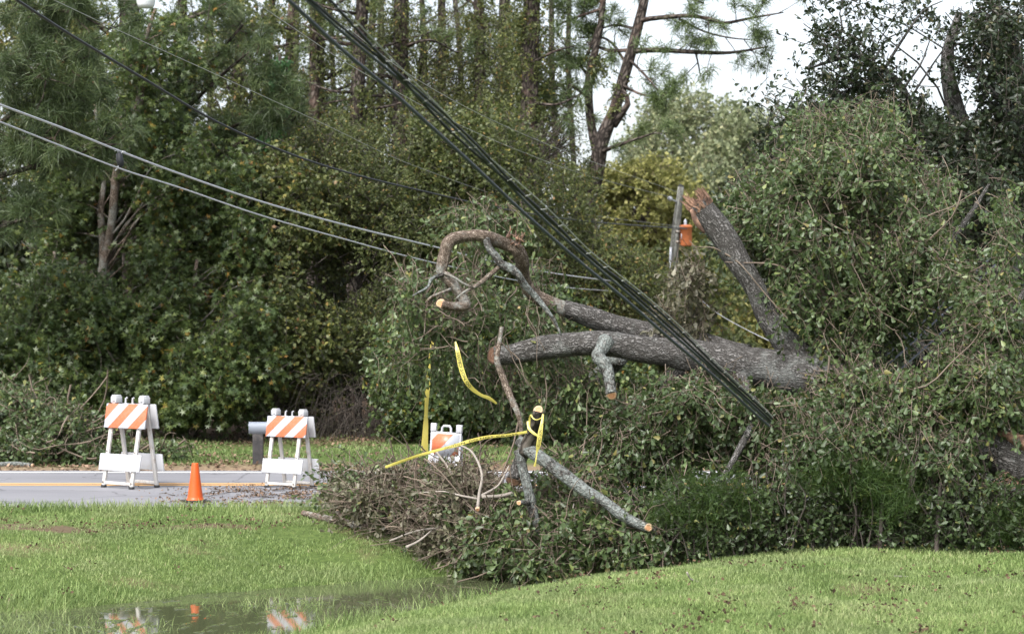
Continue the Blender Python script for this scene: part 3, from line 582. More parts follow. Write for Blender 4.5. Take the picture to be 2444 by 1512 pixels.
# tall back pines with vine hung trunks
GB = 'tall back pines with thin crowns'
r = rng_(77)
specs = [(700, 470, 52, 11, 'straight grey pine trunk, first right of the ivy column', -8), (742, 430, 47, 15, 'vine wrapped pine trunk standing left of the thick cables', 10), (772, 430, 50, 13, 'pine trunk close behind the vine wrapped one', 4),
         (846, 430, 45, 19, 'dark pine trunk crossed by the lowest thick cable', 12), (948, 400, 46, 22, 'reddish pine trunk crossed by the upper thick cable', 8), (1150, 430, 49, 16, 'dark topped pine between the two leafiest vine columns', -6),
         (1205, 470, 51, 17, 'ivy patched pine next to the thickest vine column', 0), (1255, 470, 44, 25, 'thickest vine smothered pine left of the forked pine', 8), (560, 430, 54, 15, 'far pine trunk behind the sweetgum crown', 5), (195, 500, 52, 14, 'far pine trunk behind the left edge boughs', -5), (430, 500, 55, 15, 'far pine trunk mostly hidden in the sweetgum crown', 3), (1050, 440, 56, 12, 'slender far pine among the upper leaf gaps', 5), (640, 430, 57, 11, 'slender far pine behind the ivy column', 3)]
for k, (px, pym, D, rp, lab, ln) in enumerate(specs):
    rp *= .86; trunk = [(px, 1050, D, rp * 1.2), (px + ln * .4 + r.normal(0, 4), 500, D, rp * 1.05), (px + ln + r.normal(0, 5), 150, D, rp), (px + ln * 1.6 + r.normal(0, 7), -150, D, rp * .8), (px + ln * 2, -480, D, rp * .5)]
    br = []
    for j in range(7):
        y0 = r.uniform(-420, 330); s = r.choice([-1, 1]); ll = r.uniform(70, 190); x0 = px + ln
        br.append(([(x0, y0, D, 4.5), (x0 + s * ll * .5, y0 - r.uniform(-10, 40), D - r.uniform(-.8, .8), 3), (x0 + s * ll, y0 - r.uniform(-30, 60), D - r.uniform(-1.5, 1.5), 1.5)], 0.5))
    vlob = [(px + ln * (.5 + .1 * q), 470 - 105 * q, rp * 1.6 + 20 + 14 * r.random(), 75, D, .55, .8 if k in (1, 5, 6, 7) else .5) for q in range(6)]
    pine('pine_tree', lab, trunk, br, 100 + k, GB, 'pale_needle', L=0.24, nn=34, w=0.012, tufts_per_m=2.0, vine=(vlob, 0.014, 'olive_leaf', 0.085))
for k, px in enumerate([800, 893, 912, 1008, 1092, 1318, 600, 500, 1345, 690]):
    D = 53 + 1.7 * (k % 4); rr_ = 5 + 4 * r.random(); q = r.normal(0, 9, 4)
    pine('pine_tree', 'slim bare pine trunk deep in the wood, one of the thinnest', [(px, 1050, D, rr_ * 1.3), (px + q[0], 500, D, rr_ * 1.1), (px + q[1], 150, D, rr_), (px + q[2] * 1.6, -150, D, rr_ * .8), (px + q[3] * 2, -420, D, rr_ * .5)],
         [([(px + q[1], y0, D, 3), (px + s_ * 40, y0 - 25, D, 2), (px + s_ * 90, y0 - 30, D, 1)], .8) for y0, s_ in ((60 - 40 * (k % 3), 1), (-20, -1), (-160, 1), (-260, -1))], 140 + k, 'slim pine trunks deep in the wood', 'pale_needle', 'grey_bark', L=.24, nn=30, w=.012, tufts_per_m=2.4)
rt = thing('ivy_column', 'bright ivy smothering a slim dead trunk beside the pine needles', 'ivy', base_of(655, 41)); tb = MB()
limb_mb([(655, 1080, 41, 8), (655, 500, 41, 7), (668, 130, 41, 4)], 0.2, 8, 0.05, 3.0, tb); tb.build('trunk', M['grey_bark'], rt, smooth=True)
crown(rt, [(668, 190, 20, 60, 41, .35), (660, 270, 28, 60, 41, .4), (648, 340, 26, 50, 41, .4)], 0.03, 41, 'ivy', 'leaves', 0.3, 14, 0.08, 'broad', 0.4)
# mid-height scrub crowns that close the wood
tree('understory_tree', 'sparse tall tree with sky gaps behind the thick cables', 'tree', [[(980, 1080, 50, 9), (985, 600, 50, 7), (1000, 150, 50, 4)]],
     [(960, 260, 150, 100, 49.5, 1.5, .5), (1080, 220, 150, 110, 49.5, 1.5, .45), (850, 280, 130, 100, 49.5, 1.5, .5), (1040, 70, 170, 100, 50, 1.5, .3), (1140, 310, 120, 90, 49, 1.5, .5), (890, 110, 140, 110, 50, 1.5, .3), (1130, 120, 120, 120, 50, 1.5, .36), (780, 210, 90, 130, 50, 1.5, .36), (770, 60, 90, 80, 50, 1.5, .26), (1010, 290, 120, 60, 45, 1, .3), (820, 310, 110, 60, 45.5, 1, .3)], 0.017, 42, 'olive_leaf', 'grey_bark', GW, nl=13, size=0.082, shape='lance', L=0.7, tone=0.42, sd=0.2)
tree('understory_tree', 'sparse vine hung tree left of the forked pine', 'tree', [[(1300, 1080, 47, 9), (1290, 600, 47, 7), (1270, 200, 47, 4)]],
     [(1250, 200, 90, 130, 46, 1.8, .5), (1300, 90, 100, 90, 46, 1.8, .38), (1320, 250, 60, 90, 46, 1.5, .4), (1200, 330, 110, 110, 47, 1.8, .7), (1330, 380, 70, 90, 47, 1.5, .6), (1190, 100, 90, 90, 47, 1.6, .4), (1280, 310, 70, 90, 46.5, 1.5, .7)], 0.013, 43, 'olive_leaf', 'grey_bark', GW, nl=13, size=0.09, shape='lance', L=0.6, tone=0.40, sd=0.2)
tree('understory_tree', 'leafy tree filling the wood high above the ivy column', 'tree', [[(620, 1080, 48, 9), (610, 600, 48, 7), (600, 150, 48, 4)]],
     [(570, 250, 120, 150, 48, 2, .45), (660, 340, 120, 120, 48, 2, .6), (600, 60, 130, 100, 48, 2, .34), (720, 240, 110, 130, 49.5, 1.5, .4), (480, 120, 120, 110, 48.5, 2, .3)], 0.012, 44, 'olive_leaf', 'grey_bark', GW, nl=13, size=0.10, shape='broad', L=0.6, tone=0.46, sd=0.2)
tree('understory_tree', 'yellow green tree behind the boughs at the left edge', 'tree', [[(130, 1080, 46, 9), (140, 600, 46, 7), (150, 120, 46, 4)]],
     [(130, 320, 160, 190, 46, 2, .8), (90, 100, 160, 150, 46, 2, .7), (250, 120, 120, 150, 46, 2, .6), (240, 360, 130, 150, 46, 2, .8)], 0.012, 45, 'olive_leaf', 'grey_bark', GW, nl=13, size=0.10, shape='broad', L=0.6, tone=0.52, sd=0.2)
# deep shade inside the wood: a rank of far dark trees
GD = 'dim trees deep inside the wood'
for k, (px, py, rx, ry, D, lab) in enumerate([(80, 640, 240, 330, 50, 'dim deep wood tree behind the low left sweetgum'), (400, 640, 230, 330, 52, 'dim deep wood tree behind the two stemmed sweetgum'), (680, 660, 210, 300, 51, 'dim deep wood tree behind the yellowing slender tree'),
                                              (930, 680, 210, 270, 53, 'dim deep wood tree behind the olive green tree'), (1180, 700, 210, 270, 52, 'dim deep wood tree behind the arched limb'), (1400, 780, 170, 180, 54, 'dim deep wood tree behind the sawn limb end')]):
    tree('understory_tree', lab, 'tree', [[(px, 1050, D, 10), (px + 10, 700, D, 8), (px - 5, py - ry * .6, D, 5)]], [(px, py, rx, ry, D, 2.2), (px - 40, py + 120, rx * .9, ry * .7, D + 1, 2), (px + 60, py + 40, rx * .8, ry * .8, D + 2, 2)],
         0.0065, 50 + k, 'oak_shade_leaf', 'grey_bark', GD, nl=16, size=0.16, shape='broad', L=0.8, tone=0.5, sd=0.18, shell=0.6, twig=None)

# the forked pine against the sky
pine('pine_tree', 'leaning forked pine against the white sky with long bare right boughs', [(1385, 1060, 44, 24), (1395, 560, 44, 21), (1422, 420, 44, 19), (1435, 340, 44, 18), (1465, 265, 44, 14), (1490, 180, 44, 13.5), (1518, 80, 44, 12.5), (1540, -20, 44, 11), (1560, -220, 44, 8)],
     [([(1528, 50, 44, 7), (1560, 44, 43.6, 6), (1640, 38, 43, 5), (1700, 47, 42.6, 4.5), (1730, 55, 42.4, 4), (1800, 42, 42, 3), (1870, 30, 41.8, 1.5)], .55), ([(1512, 122, 44, 7), (1570, 120, 43.7, 6), (1650, 124, 43.3, 5.5), (1740, 126, 43, 4), (1830, 112, 42.7, 2)], .6),
      ([(1620, 45, 43.2, 3), (1680, 75, 43, 2.5), (1740, 90, 42.8, 2), (1790, 95, 42.7, 1.5)], .6), ([(1660, 124, 43.4, 2.5), (1668, 160, 43.5, 2), (1672, 185, 43.5, 1.2)], .15), ([(1500, 160, 44, 4), (1450, 95, 44.5, 3), (1380, 90, 45, 2)], .8),
      ([(1480, 200, 44, 4), (1530, 225, 43.5, 3), (1590, 235, 43, 2)], .9), ([(1505, 120, 44, 5), (1450, 120, 44.3, 4), (1400, 100, 44.6, 2)], .8), ([(1535, 0, 44, 5), (1480, -20, 44.4, 4), (1400, 20, 45, 2)], 1.0), ([(1430, 365, 44, 6), (1480, 345, 43.5, 4), (1560, 318, 43, 2)], .7),
      ([(1418, 200, 44.3, 4), (1360, 130, 44.5, 3), (1310, 120, 45, 2)], .9), ([(1412, 240, 44.3, 4), (1350, 200, 44.5, 3), (1300, 230, 45, 2)], .6), ([(1440, 20, 44.3, 4), (1380, 40, 44.5, 3), (1330, 60, 45, 2)], 1.0), ([(1430, 60, 44.3, 4), (1390, 150, 44.4, 3), (1350, 165, 44.6, 2)], .9), ([(1410, 180, 44.3, 3), (1370, 250, 44.2, 2.5), (1340, 290, 44, 1.5)], .7), ([(1545, -20, 44, 5), (1600, -15, 43.5, 4), (1680, 8, 43, 2)], 1.0), ([(1500, 140, 44, 4), (1540, 180, 43.4, 3), (1570, 215, 43, 2)], .8), ([(1520, 70, 44, 4), (1470, 60, 44.3, 3), (1430, 70, 44.6, 2)], 1.1)],
     61, None, 'pale_needle', L=0.24, nn=46, w=0.011, tufts_per_m=5.0,
     forks=[[(1428, 370, 44.2, 13), (1413, 310, 44.3, 11), (1405, 240, 44.3, 10), (1407, 180, 44.3, 10), (1425, 100, 44.3, 9), (1438, 20, 44.3, 8), (1442, -160, 44.4, 5)], [(1465, 300, 44, 9), (1490, 262, 43.8, 8), (1500, 240, 43.8, 7), (1485, 215, 43.9, 4)]],
     vine=([(1395, 500, 32, 80, 44, .5, .7), (1410, 420, 30, 50, 44, .5, .7), (1425, 150, 26, 60, 44.3, .4, .6), (1470, 260, 24, 40, 44, .4, .4), (1480, 200, 24, 40, 44, .4, .4)], 0.016, 'olive_leaf', 0.085))
tree('scrub_tree', 'fan of thin bare upright twigs left of the forked pine', 'tree', [[(1255, 900, 43, 8), (1262, 520, 43, 7), (1268, 380, 43, 5)]], [(1330, 330, 70, 70, 43, 1, .35), (1290, 400, 60, 60, 43, 1, .5)], 0.012, 62, 'olive_leaf', nl=9, size=0.08, L=0.7, tone=0.3, nb=40, tw_frac=1.0)

# far trees in the open gap
GF = 'pale far trees in the gap'
tree('far_tree', 'pale round crowned far tree right of the forked pine', 'tree', [[(1600, 900, 78, 8), (1605, 500, 78, 6), (1610, 260, 78, 3)]], [(1590, 300, 80, 70, 78, 3), (1650, 270, 90, 60, 78, 3, .8), (1620, 370, 120, 80, 77, 3), (1690, 330, 80, 90, 77, 3, .8), (1540, 360, 60, 60, 78, 3), (1640, 450, 110, 60, 77, 3)], 0.018, 63, 'pale_leaf', group=GF, nl=12, size=0.14, shape='broad', L=0.9, tone=0.42, sd=0.22, twig='twig', shell=.35)
tree('far_tree', 'pale lower far tree rising behind the broken limb top', 'tree', [[(1780, 900, 74, 8), (1782, 500, 74, 6), (1785, 280, 74, 3)]], [(1770, 290, 60, 50, 74, 3, .7), (1790, 380, 100, 90, 74, 3, .9), (1720, 440, 100, 90, 73, 3), (1850, 380, 90, 90, 74, 3, .8), (1830, 480, 120, 90, 73, 3), (1720, 560, 130, 90, 72, 3)], 0.018, 64, 'pale_leaf', group=GF, nl=12, size=0.17, shape='broad', L=1.0, tone=0.36, sd=0.2, twig='twig')
tree('yellow_tree', 'bright yellow green bushy tree beside the utility pole', 'tree', [[(1540, 900, 60, 9), (1545, 600, 60, 7), (1550, 420, 60, 4)]], [(1540, 440, 80, 50, 60, 2), (1500, 500, 80, 70, 60, 2), (1590, 500, 90, 70, 60, 2), (1470, 430, 70, 50, 60.5, 2, .8), (1410, 470, 50, 60, 60.5, 2, .7), (1570, 410, 70, 40, 60, 2, .7), (1560, 570, 120, 60, 60, 2), (1480, 580, 90, 60, 60, 2), (1650, 500, 60, 60, 60.5, 2), (1450, 610, 90, 80, 60.5, 2, .6), (1620, 630, 80, 60, 60.5, 2, .6)], 0.016, 65, 'yellow_leaf', nl=13, size=0.14, shape='broad', L=0.7, tone=0.32, sd=0.22, twig='twig')
tree('yellow_tree', 'low yellow green tree seen through the crotch of the broken limb', 'tree', [[(1790, 900, 56, 8), (1790, 850, 56, 7), (1790, 740, 56, 4)]], [(1720, 800, 90, 60, 56, 2), (1800, 760, 80, 70, 56, 2), (1860, 830, 90, 50, 56, 2), (1960, 830, 90, 60, 56, 2), (2040, 840, 60, 40, 56, 2), (1780, 840, 120, 40, 56, 2)], 0.016, 66, 'yellow_leaf', nl=13, size=0.13, shape='broad', L=0.7, tone=0.45, sd=0.22, twig='twig')
tree('far_tree', 'dull green roadside tree below the utility pole', 'tree', [[(1560, 950, 52, 8), (1560, 760, 52, 6), (1570, 620, 52, 3)]], [(1520, 660, 90, 70, 52, 2), (1620, 640, 90, 70, 52, 2), (1580, 740, 130, 80, 51, 2), (1700, 700, 90, 80, 52, 2, .8), (1440, 740, 80, 80, 52, 2), (1500, 850, 150, 70, 50, 2), (1680, 830, 120, 70, 50, 2), (1860, 920, 160, 60, 49, 2), (2080, 930, 150, 60, 49, 2)], 0.013, 67, 'olive_leaf', group=GF, nl=13, size=0.13, shape='broad', L=0.7, tone=0.5, sd=0.18)

r = rng_(68); fw_ = MB(); lob = [(px + r.normal(0, 40), 690 + r.normal(0, 25), 150, 90 + 30 * r.random(), 100, 4) for px in range(-2200, 4900, 190)] + [(px, 745, 150, 60, 101, 4) for px in range(-2200, 4900, 190)]
C, out, _ = lobes_sample(lob, 13000, r, .5); twigs_leaves(fw_, None, C, out, r, 1.2, 12, .26, 'broad', .2, .4, .2)
tag(fw_.build('distant_woods', M['olive_leaf']), 'far off woods closing the horizon', None, kind='stuff')

# ------------------------------------------------------------------ the standing oaks at right
tree('live_oak', 'big dark live oak standing behind the fallen crown, leaf sprays open to the sky', 'tree', [[(2420, 1150, 27.5, 55), (2400, 800, 27.5, 48), (2360, 520, 27.5, 40), (2300, 330, 27.5, 26), (2260, 150, 27.5, 16), (2290, 30, 27.5, 8)],
      [(2360, 520, 27.5, 30), (2270, 400, 27.2, 22), (2190, 290, 27, 13), (2150, 205, 26.8, 9), (2105, 165, 26.7, 7), (2070, 155, 26.6, 7), (2050, 130, 26.5, 5), (1970, 150, 26.4, 4), (1930, 165, 26.4, 2)],
      [(2400, 700, 27.5, 26), (2440, 400, 27, 20), (2430, 150, 27, 14), (2350, -30, 27, 8)]],
     [(2150, 410, 230, 140, 27, 1.6), (1960, 430, 150, 120, 26.5, 1.5, .9), (2350, 450, 170, 160, 27, 1.6), (2260, 330, 170, 60, 27, 1.5, .7), (1840, 480, 110, 80, 26.2, 1.2), (2420, 230, 80, 170, 27, 1.4, .8), (2040, 320, 150, 60, 26.8, 1.4, .6), (1900, 340, 110, 60, 26.5, 1.2, .45), (1760, 540, 70, 60, 26, 1, .7),
      (1990, 130, 130, 95, 26.6, 1.0, .24), (2070, 200, 130, 70, 26.8, 1.0, .26), (1905, 190, 90, 70, 26.5, .9, .20), (2240, 60, 110, 60, 27, 1.1, .10), (2390, 60, 90, 90, 27, 1.2, .40), (2170, 15, 120, 30, 27, 1.0, .14), (2020, 15, 110, 30, 26.8, 1.0, .16), (2310, 170, 70, 50, 27, 1.1, .16), (2060, 265, 170, 45, 26.8, 1.1, .40), (1830, 250, 60, 45, 26.5, .9, .12), (1900, 270, 100, 40, 26.5, .9, .26), (2310, 60, 60, 60, 27, 1, .14)],
     0.0135, 71, 'oak_shade_leaf', 'oak_bark', nl=13, size=0.078, shape='oak', L=0.45, droop=0.15, tone=0.30, sd=0.17, shell=0.5, nb=3, tw_frac=0.9)
tree('live_oak', 'evergreen oak coloured black as shade, filling the right edge behind the slack cables', 'tree', [[(2300, 1120, 33, 30), (2290, 800, 33, 26), (2280, 560, 33, 16)]], [(2250, 650, 280, 240, 33, 2.2), (2400, 820, 170, 240, 32.5, 2), (2060, 640, 200, 150, 33, 2), (2200, 850, 130, 90, 32, 1.6), (2390, 500, 160, 160, 33, 2), (2350, 1020, 150, 90, 32, 1.4)],
     0.0085, 72, 'oak_shade_leaf', 'oak_bark', nl=15, size=0.12, shape='oak', L=0.6, tone=0.05, sd=0.12, shell=0.6)  # added to close off the sky; deep shade put into its near-black leaf tone

# ------------------------------------------------------------------ the fallen oak
oak = thing('fallen_oak', 'huge fallen oak with furrowed grey limbs lying over the road and lawn', 'fallen tree', base_of(2330, 19.3))
def limb(name, path, parent, mat='oak_bark', step=0.045, m=20, rough=0.11, seed=0.0, start=None, end=None, label=None, facek=1.0, stilt=None, etilt=None):
    mb, s, e, pts = limb_mb(path, step, m, rough, seed); o = mb.build(name, M[mat], parent, smooth=True)
    if label: o['label'] = label
    if start: cut_face(s, o, start, tilt=stilt, k=facek)
    if end: cut_face(e, o, end, tilt=etilt, k=facek)
    return o, pts
A_ = []
o, p = limb('trunk', [(1178, 848, 20.2, 22), (1215, 846, 20.2, 24), (1290, 830, 20.1, 28), (1430, 818, 20, 30), (1550, 836, 20, 32), (1650, 848, 20, 38), (1760, 868, 20, 44), (1860, 882, 20, 50), (1960, 905, 19.9, 52), (2080, 955, 19.8, 56), (2240, 1010, 19.4, 54), (2400, 1080, 18.8, 55), (2560, 1135, 18.5, 62), (2700, 1180, 18.4, 70)], oak, seed=1.0, start='old_cut', stilt=(0.0, -0.75, 0.05), m=26); A_.append(p)
o, p = limb('limb', [(1345, 735, 20.7, 20), (1385, 748, 20.7, 23), (1420, 760, 20.7, 25), (1500, 782, 20.7, 25), (1600, 802, 20.6, 27), (1680, 822, 20.4, 30), (1780, 856, 20.2, 34)], oak, seed=2.0); A_.append(p)
o, p = limb('limb', [(1995, 930, 20, 30), (1960, 908, 20, 42), (1922, 868, 20, 41), (1882, 822, 20, 33), (1833, 755, 20, 27), (1804, 692, 20, 25), (1766, 630, 20, 29), (1728, 568, 20, 31), (1692, 518, 20, 30), (1668, 484, 20, 27)], oak, seed=3.0, label='upright limb snapped off in splinters'); A_.append(p)
snap = o
# splintered top of the snapped limb
r = rng_(91); sp = MB(); c0 = P(1668, 484, 20); ax = nrm(P(1640, 452, 20) - P(1690, 518, 20)); u = nrm(np.cross(ax, [0, 1, 0])); w = np.cross(ax, u); R0 = 27 * 20 / FP
for k in range(260):
    a = r.random() * 2 * math.pi; q = R0 * r.uniform(.45, 1.02); side = u * math.cos(a) + w * math.sin(a)
    across = side.dot(np.array([1, 0, 0])); h = 0.015 + 0.17 * r.random() * (.12 + abs(across) ** 3 * 1.3)
    b0 = c0 - ax * .07 + side * q; t0 = b0 + ax * (h + .07) + 0.025 * r.standard_normal(3); m_ = (b0 + t0) / 2 + 0.01 * r.standard_normal(3); rr = 0.005 + .011 * r.random()
    sp.tubes(np.array([[b0, m_, t0]]), np.array([[rr, rr * .9, rr * .25]]), 5)
sp.build('splinters', M['split_wood'], snap)
s2 = MB(); limb_mb([(1650, 500, 19.88, 4), (1662, 530, 19.87, 7), (1682, 556, 19.88, 3)], .03, 10, .15, 4.4, s2); s2.build('torn_wood', M['split_wood'], snap, smooth=True)
o, p = limb('limb', [(1447, 812, 19.8, 20), (1434, 836, 19.7, 16), (1425, 849, 19.65, 15), (1440, 866, 19.6, 15.5), (1450, 885, 19.58, 14.5), (1455, 915, 19.5, 13.5), (1460, 942, 19.42, 14)], oak, 'lichen_bark', 0.025, seed=5.0, end='cut_wood', etilt=(-.1, -1.0, -.1), facek=.9)
o, p = limb('limb', [(1480, 850, 20.5, 24), (1435, 892, 20.8, 21), (1385, 922, 20.9, 20), (1340, 946, 20.9, 16), (1320, 980, 20.9, 12), (1328, 1010, 20.9, 7)], oak, 'lichen_bark', seed=6.0)
o, p = limb('limb', [(1052, 724, 19.7, 11), (1070, 729, 19.75, 10.5), (1092, 731, 19.8, 11.5), (1110, 728, 19.85, 13), (1106, 712, 19.9, 12), (1090, 690, 19.9, 13), (1070, 667, 19.9, 14), (1054, 650, 19.9, 12), (1056, 630, 19.9, 14), (1062, 605, 19.9, 14), (1070, 580, 19.9, 14.5), (1088, 567, 19.95, 14.5), (1118, 562, 20, 13), (1150, 562, 20, 14), (1180, 572, 20.1, 16), (1210, 584, 20.2, 15), (1232, 592, 20.2, 17), (1246, 620, 20.3, 17), (1250, 660, 20.5, 15), (1275, 705, 20.6, 16), (1345, 738, 20.7, 20)], oak, 'smooth_bark', 0.03, seed=7.0, start='cut_wood', stilt=(.3, -.9, 0), label='crooked limb bent over like a hook'); A_.append(p)
hook = o
limb('limb', [(1160, 568, 20, 9), (1166, 590, 19.95, 9), (1185, 612, 19.9, 9), (1196, 630, 19.9, 10), (1218, 641, 19.9, 11), (1236, 655, 19.9, 9), (1252, 680, 19.95, 8.5), (1282, 712, 20, 7), (1320, 760, 20, 4), (1340, 800, 20, 2)], oak, 'lichen_bark', 0.025, 12, seed=8.0)
limb('limb', [(1190, 638, 19.9, 5), (1170, 655, 19.85, 5.5), (1140, 680, 19.85, 5), (1110, 695, 19.8, 3), (1085, 715, 19.8, 1.5)], oak, 'smooth_bark', .03, 8, seed=9.0)
limb('limb', [(1062, 652, 19.85, 5), (1080, 660, 19.8, 3.5), (1110, 678, 19.8, 3), (1130, 685, 19.8, 2)], oak, 'smooth_bark', .03, 8, seed=10.0)
limb('limb', [(1055, 655, 19.85, 6), (1030, 665, 19.75, 4), (1020, 685, 19.7, 3), (985, 705, 19.6, 2)], oak, 'lichen_bark', .03, 8, seed=10.5)
limb('limb', [(1075, 690, 19.8, 4), (1050, 700, 19.7, 3.5), (1025, 712, 19.7, 3), (1018, 735, 19.7, 2), (1012, 800, 19.7, 1.2)], oak, 'smooth_bark', .03, 8, seed=10.7)
o, p = limb('limb', [(1198, 780, 19.6, 5), (1190, 830, 19.55, 6), (1186, 860, 19.5, 7), (1200, 900, 19.5, 8), (1218, 945, 19.45, 8), (1236, 985, 19.4, 7.5), (1244, 1020, 19.4, 6), (1240, 1060, 19.4, 5)], oak, 'smooth_bark', .03, 10, seed=11.0)
s3 = MB(); r = rng_(14); C = np.repeat(P(1232, 576, 20.1)[None], 16, 0) + 0.03 * r.standard_normal((16, 3)); sticks(s3, C, C + np.array([0.02, 0, .06]) + 0.05 * r.standard_normal((16, 3)), r, .012, .003, 0, 4, 5, .1); s3.build('torn_wood', M['split_wood'], hook)
limb('limb', [(1620, 880, 20.6, 20), (1560, 960, 20.8, 18), (1510, 1060, 20.9, 20), (1475, 1150, 21, 24)], oak, seed=12.0)
limb('limb', [(1590, 1160, 20.2, 22), (1545, 1180, 20.2, 19), (1500, 1205, 20.3, 14)], oak, seed=13.0)
limb('limb', [(2060, 930, 20.3, 22), (2130, 780, 20.8, 16), (2220, 640, 21.2, 11), (2310, 520, 21.5, 7), (2360, 440, 21.6, 3)], oak, 'oak_bark', seed=15.0)
limb('limb', [(2000, 900, 20.6, 22), (2010, 760, 21, 16), (2060, 600, 21.3, 10), (2050, 430, 21.5, 6), (2010, 330, 21.6, 3)], oak, 'oak_bark', seed=16.0)
limb('limb', [(2240, 1000, 19.4, 20), (2340, 860, 19.2, 14), (2420, 740, 19, 8), (2470, 640, 19, 4)], oak, 'oak_bark', seed=17.0)
limb('limb', [(1760, 880, 20, 14), (1800, 980, 19.3, 11), (1760, 1080, 18.9, 8), (1700, 1180, 18.8, 4)], oak, 'oak_bark', seed=18.0)
limb('limb', [(2100, 960, 19.6, 16), (2060, 1060, 19, 11), (2000, 1150, 18.7, 7), (1960, 1230, 18.6, 4)], oak, 'oak_bark', seed=19.0)
# torn orange wood where the trunk broke
tw = MB(); r = rng_(15)
limb_mb([(2375, 1030, 18.75, 5), (2410, 1040, 18.62, 13), (2460, 1060, 18.5, 20), (2560, 1090, 18.4, 24)], .05, 12, .25, 5.5, tw); limb_mb([(2395, 1124, 18.65, 4), (2435, 1134, 18.55, 9), (2520, 1165, 18.4, 16)], .05, 10, .3, 6.5, tw)
C = np.stack([P(2400 + 60 * r.random(), 1120 + 25 * r.random(), 18.6) for _ in range(30)]); sticks(tw, C, C + np.array([-.12, -.05, -.06]) * r.random((30, 1)) * 2, r, .012, .004, 0, 4, 5, .05)
tw.build('torn_wood', M['split_wood'], oak, smooth=True)
# crown of the fallen oak
crown(oak, [(1960, 520, 160, 180, 20.6, 1.1, 1.0), (2070, 420, 130, 130, 21, 1.1, .9), (2150, 590, 130, 150, 20.8, 1.2, .85), (1930, 710, 110, 110, 20.4, .8, .7), (2080, 730, 120, 90, 20.6, 1, .55), (2010, 320, 110, 80, 21.4, .9, .6), (1860, 560, 80, 150, 20.9, .7, .7), (1810, 510, 80, 80, 21, .7, .6),
            (2300, 680, 120, 120, 20, 1, .16), (2400, 560, 60, 140, 19.6, .9, .14), (2380, 760, 80, 110, 19.2, .8, .32), (2330, 900, 140, 90, 19.1, .9, .75), (2190, 960, 130, 70, 19.2, .8, .75), (2390, 960, 80, 55, 18.8, .6, .7), (2060, 930, 80, 50, 19.4, .6, .9), (1990, 925, 50, 40, 19.5, .3, .9), (2020, 830, 80, 50, 20, .6, .3),
            (1850, 400, 60, 70, 21.3, .8, .22), (1930, 290, 90, 60, 21.6, .8, .22), (2090, 270, 90, 50, 21.7, .9, .2), (2210, 440, 90, 80, 21.4, .9, .26), (1790, 460, 60, 60, 21.2, .6, .3), (1755, 560, 40, 60, 21.2, .5, .2)],
      0.0190, 81, 'oak_leaf', 'foliage', 0.42, 12, 0.065, 'oak', 0.55, 0.45, 0.17, 0.7, 'twig', 0.0035)
crown(oak, [(1660, 980, 170, 90, 19.7, .8), (1850, 1010, 160, 90, 19.2, .8), (2030, 1060, 170, 100, 19, .8), (2230, 1090, 150, 90, 18.9, .8), (2350, 1170, 70, 50, 18.8, .5, .6), (1560, 1060, 120, 80, 19.9, .7, .8), (1480, 1010, 100, 80, 20.3, .6, .6), (1720, 1110, 150, 40, 19, .6, .45), (1900, 1130, 160, 40, 18.9, .6, .35)],
      0.0175, 82, 'oak_leaf', 'foliage', 0.40, 12, 0.064, 'oak', 0.6, 0.28, 0.15, 0.6, 'twig', 0.004)
crown(oak, [(975, 700, 60, 90, 20.2, .7, .35), (1070, 770, 110, 60, 20.5, .7, .34), (1140, 630, 70, 50, 21, .5, .2), (1130, 730, 90, 70, 20.9, .6, .42), (1240, 740, 100, 70, 20.9, .6, .55), (1290, 660, 60, 60, 21, .5, .3), (1300, 775, 70, 35, 20.6, .4, .4), (1200, 900, 70, 50, 21.1, .5, .35), (1150, 520, 130, 50, 21.2, .7, .22), (1110, 880, 110, 70, 21, .8, .2), (1230, 940, 110, 60, 21.1, .6, .4), (1340, 900, 90, 70, 21.1, .6, .45), (1390, 960, 90, 70, 21, .5, .45), (1390, 915, 60, 40, 20.3, .25, .5), (1310, 960, 50, 50, 20.4, .25, .5), (960, 860, 70, 80, 20.9, .8, .14), (1060, 740, 50, 120, 20.4, .5, .2)],
      0.0125, 83, 'oak_leaf', 'foliage', 0.42, 10, 0.066, 'oak', 0.75, 0.46, 0.17, 0.75, 'twig', 0.0035)
crown(oak, [(1640, 660, 60, 70, 20.3, .5, .5), (1670, 760, 50, 60, 20.3, .4, .4), (1600, 740, 60, 50, 20.4, .4, .3)], 0.010, 84, 'dead_leaf', 'dry_foliage', 0.4, 9, 0.07, 'oak', 0.8, 0.4, 0.2, 0.8, 'twig', 0.003)
bt = MB(); r = rng_(16); allp = np.concatenate(A_); C, _, _ = lobes_sample([(1080, 720, 160, 150, 20.1, .6), (1240, 840, 130, 110, 20.2, .6)], 70, r, .6); low = np.concatenate([A_[3], p])
sticks(bt, low[r.integers(0, len(low), 70)] * .35 + C * .65, C + np.array([0, 0, -.25]), r, .006, .0025, -.05, 7, 4, .09)
C, _, _ = lobes_sample([(2150, 640, 260, 260, 20.6, 1.2), (2330, 880, 160, 220, 19.3, .8), (1950, 1060, 330, 110, 19.2, .8)], 170, r, .8)
d = nrm(r.standard_normal((170, 3)) + np.array([-.3, -.2, -.1])); sticks(bt, C - d * .42, C + d * .42, r, .008, .002, .06, 8, 4, .08)
sticks(bt, [P(1880, 645, 19.9), P(1720, 600, 19.9), P(1730, 605, 19.9)], [P(1730, 625, 19.9), P(1650, 585, 19.8), P(1880, 760, 19.7)], r, .011, .005, -.06, 8, 5, .07)
bt.build('small_branches', M['twig'], oak)

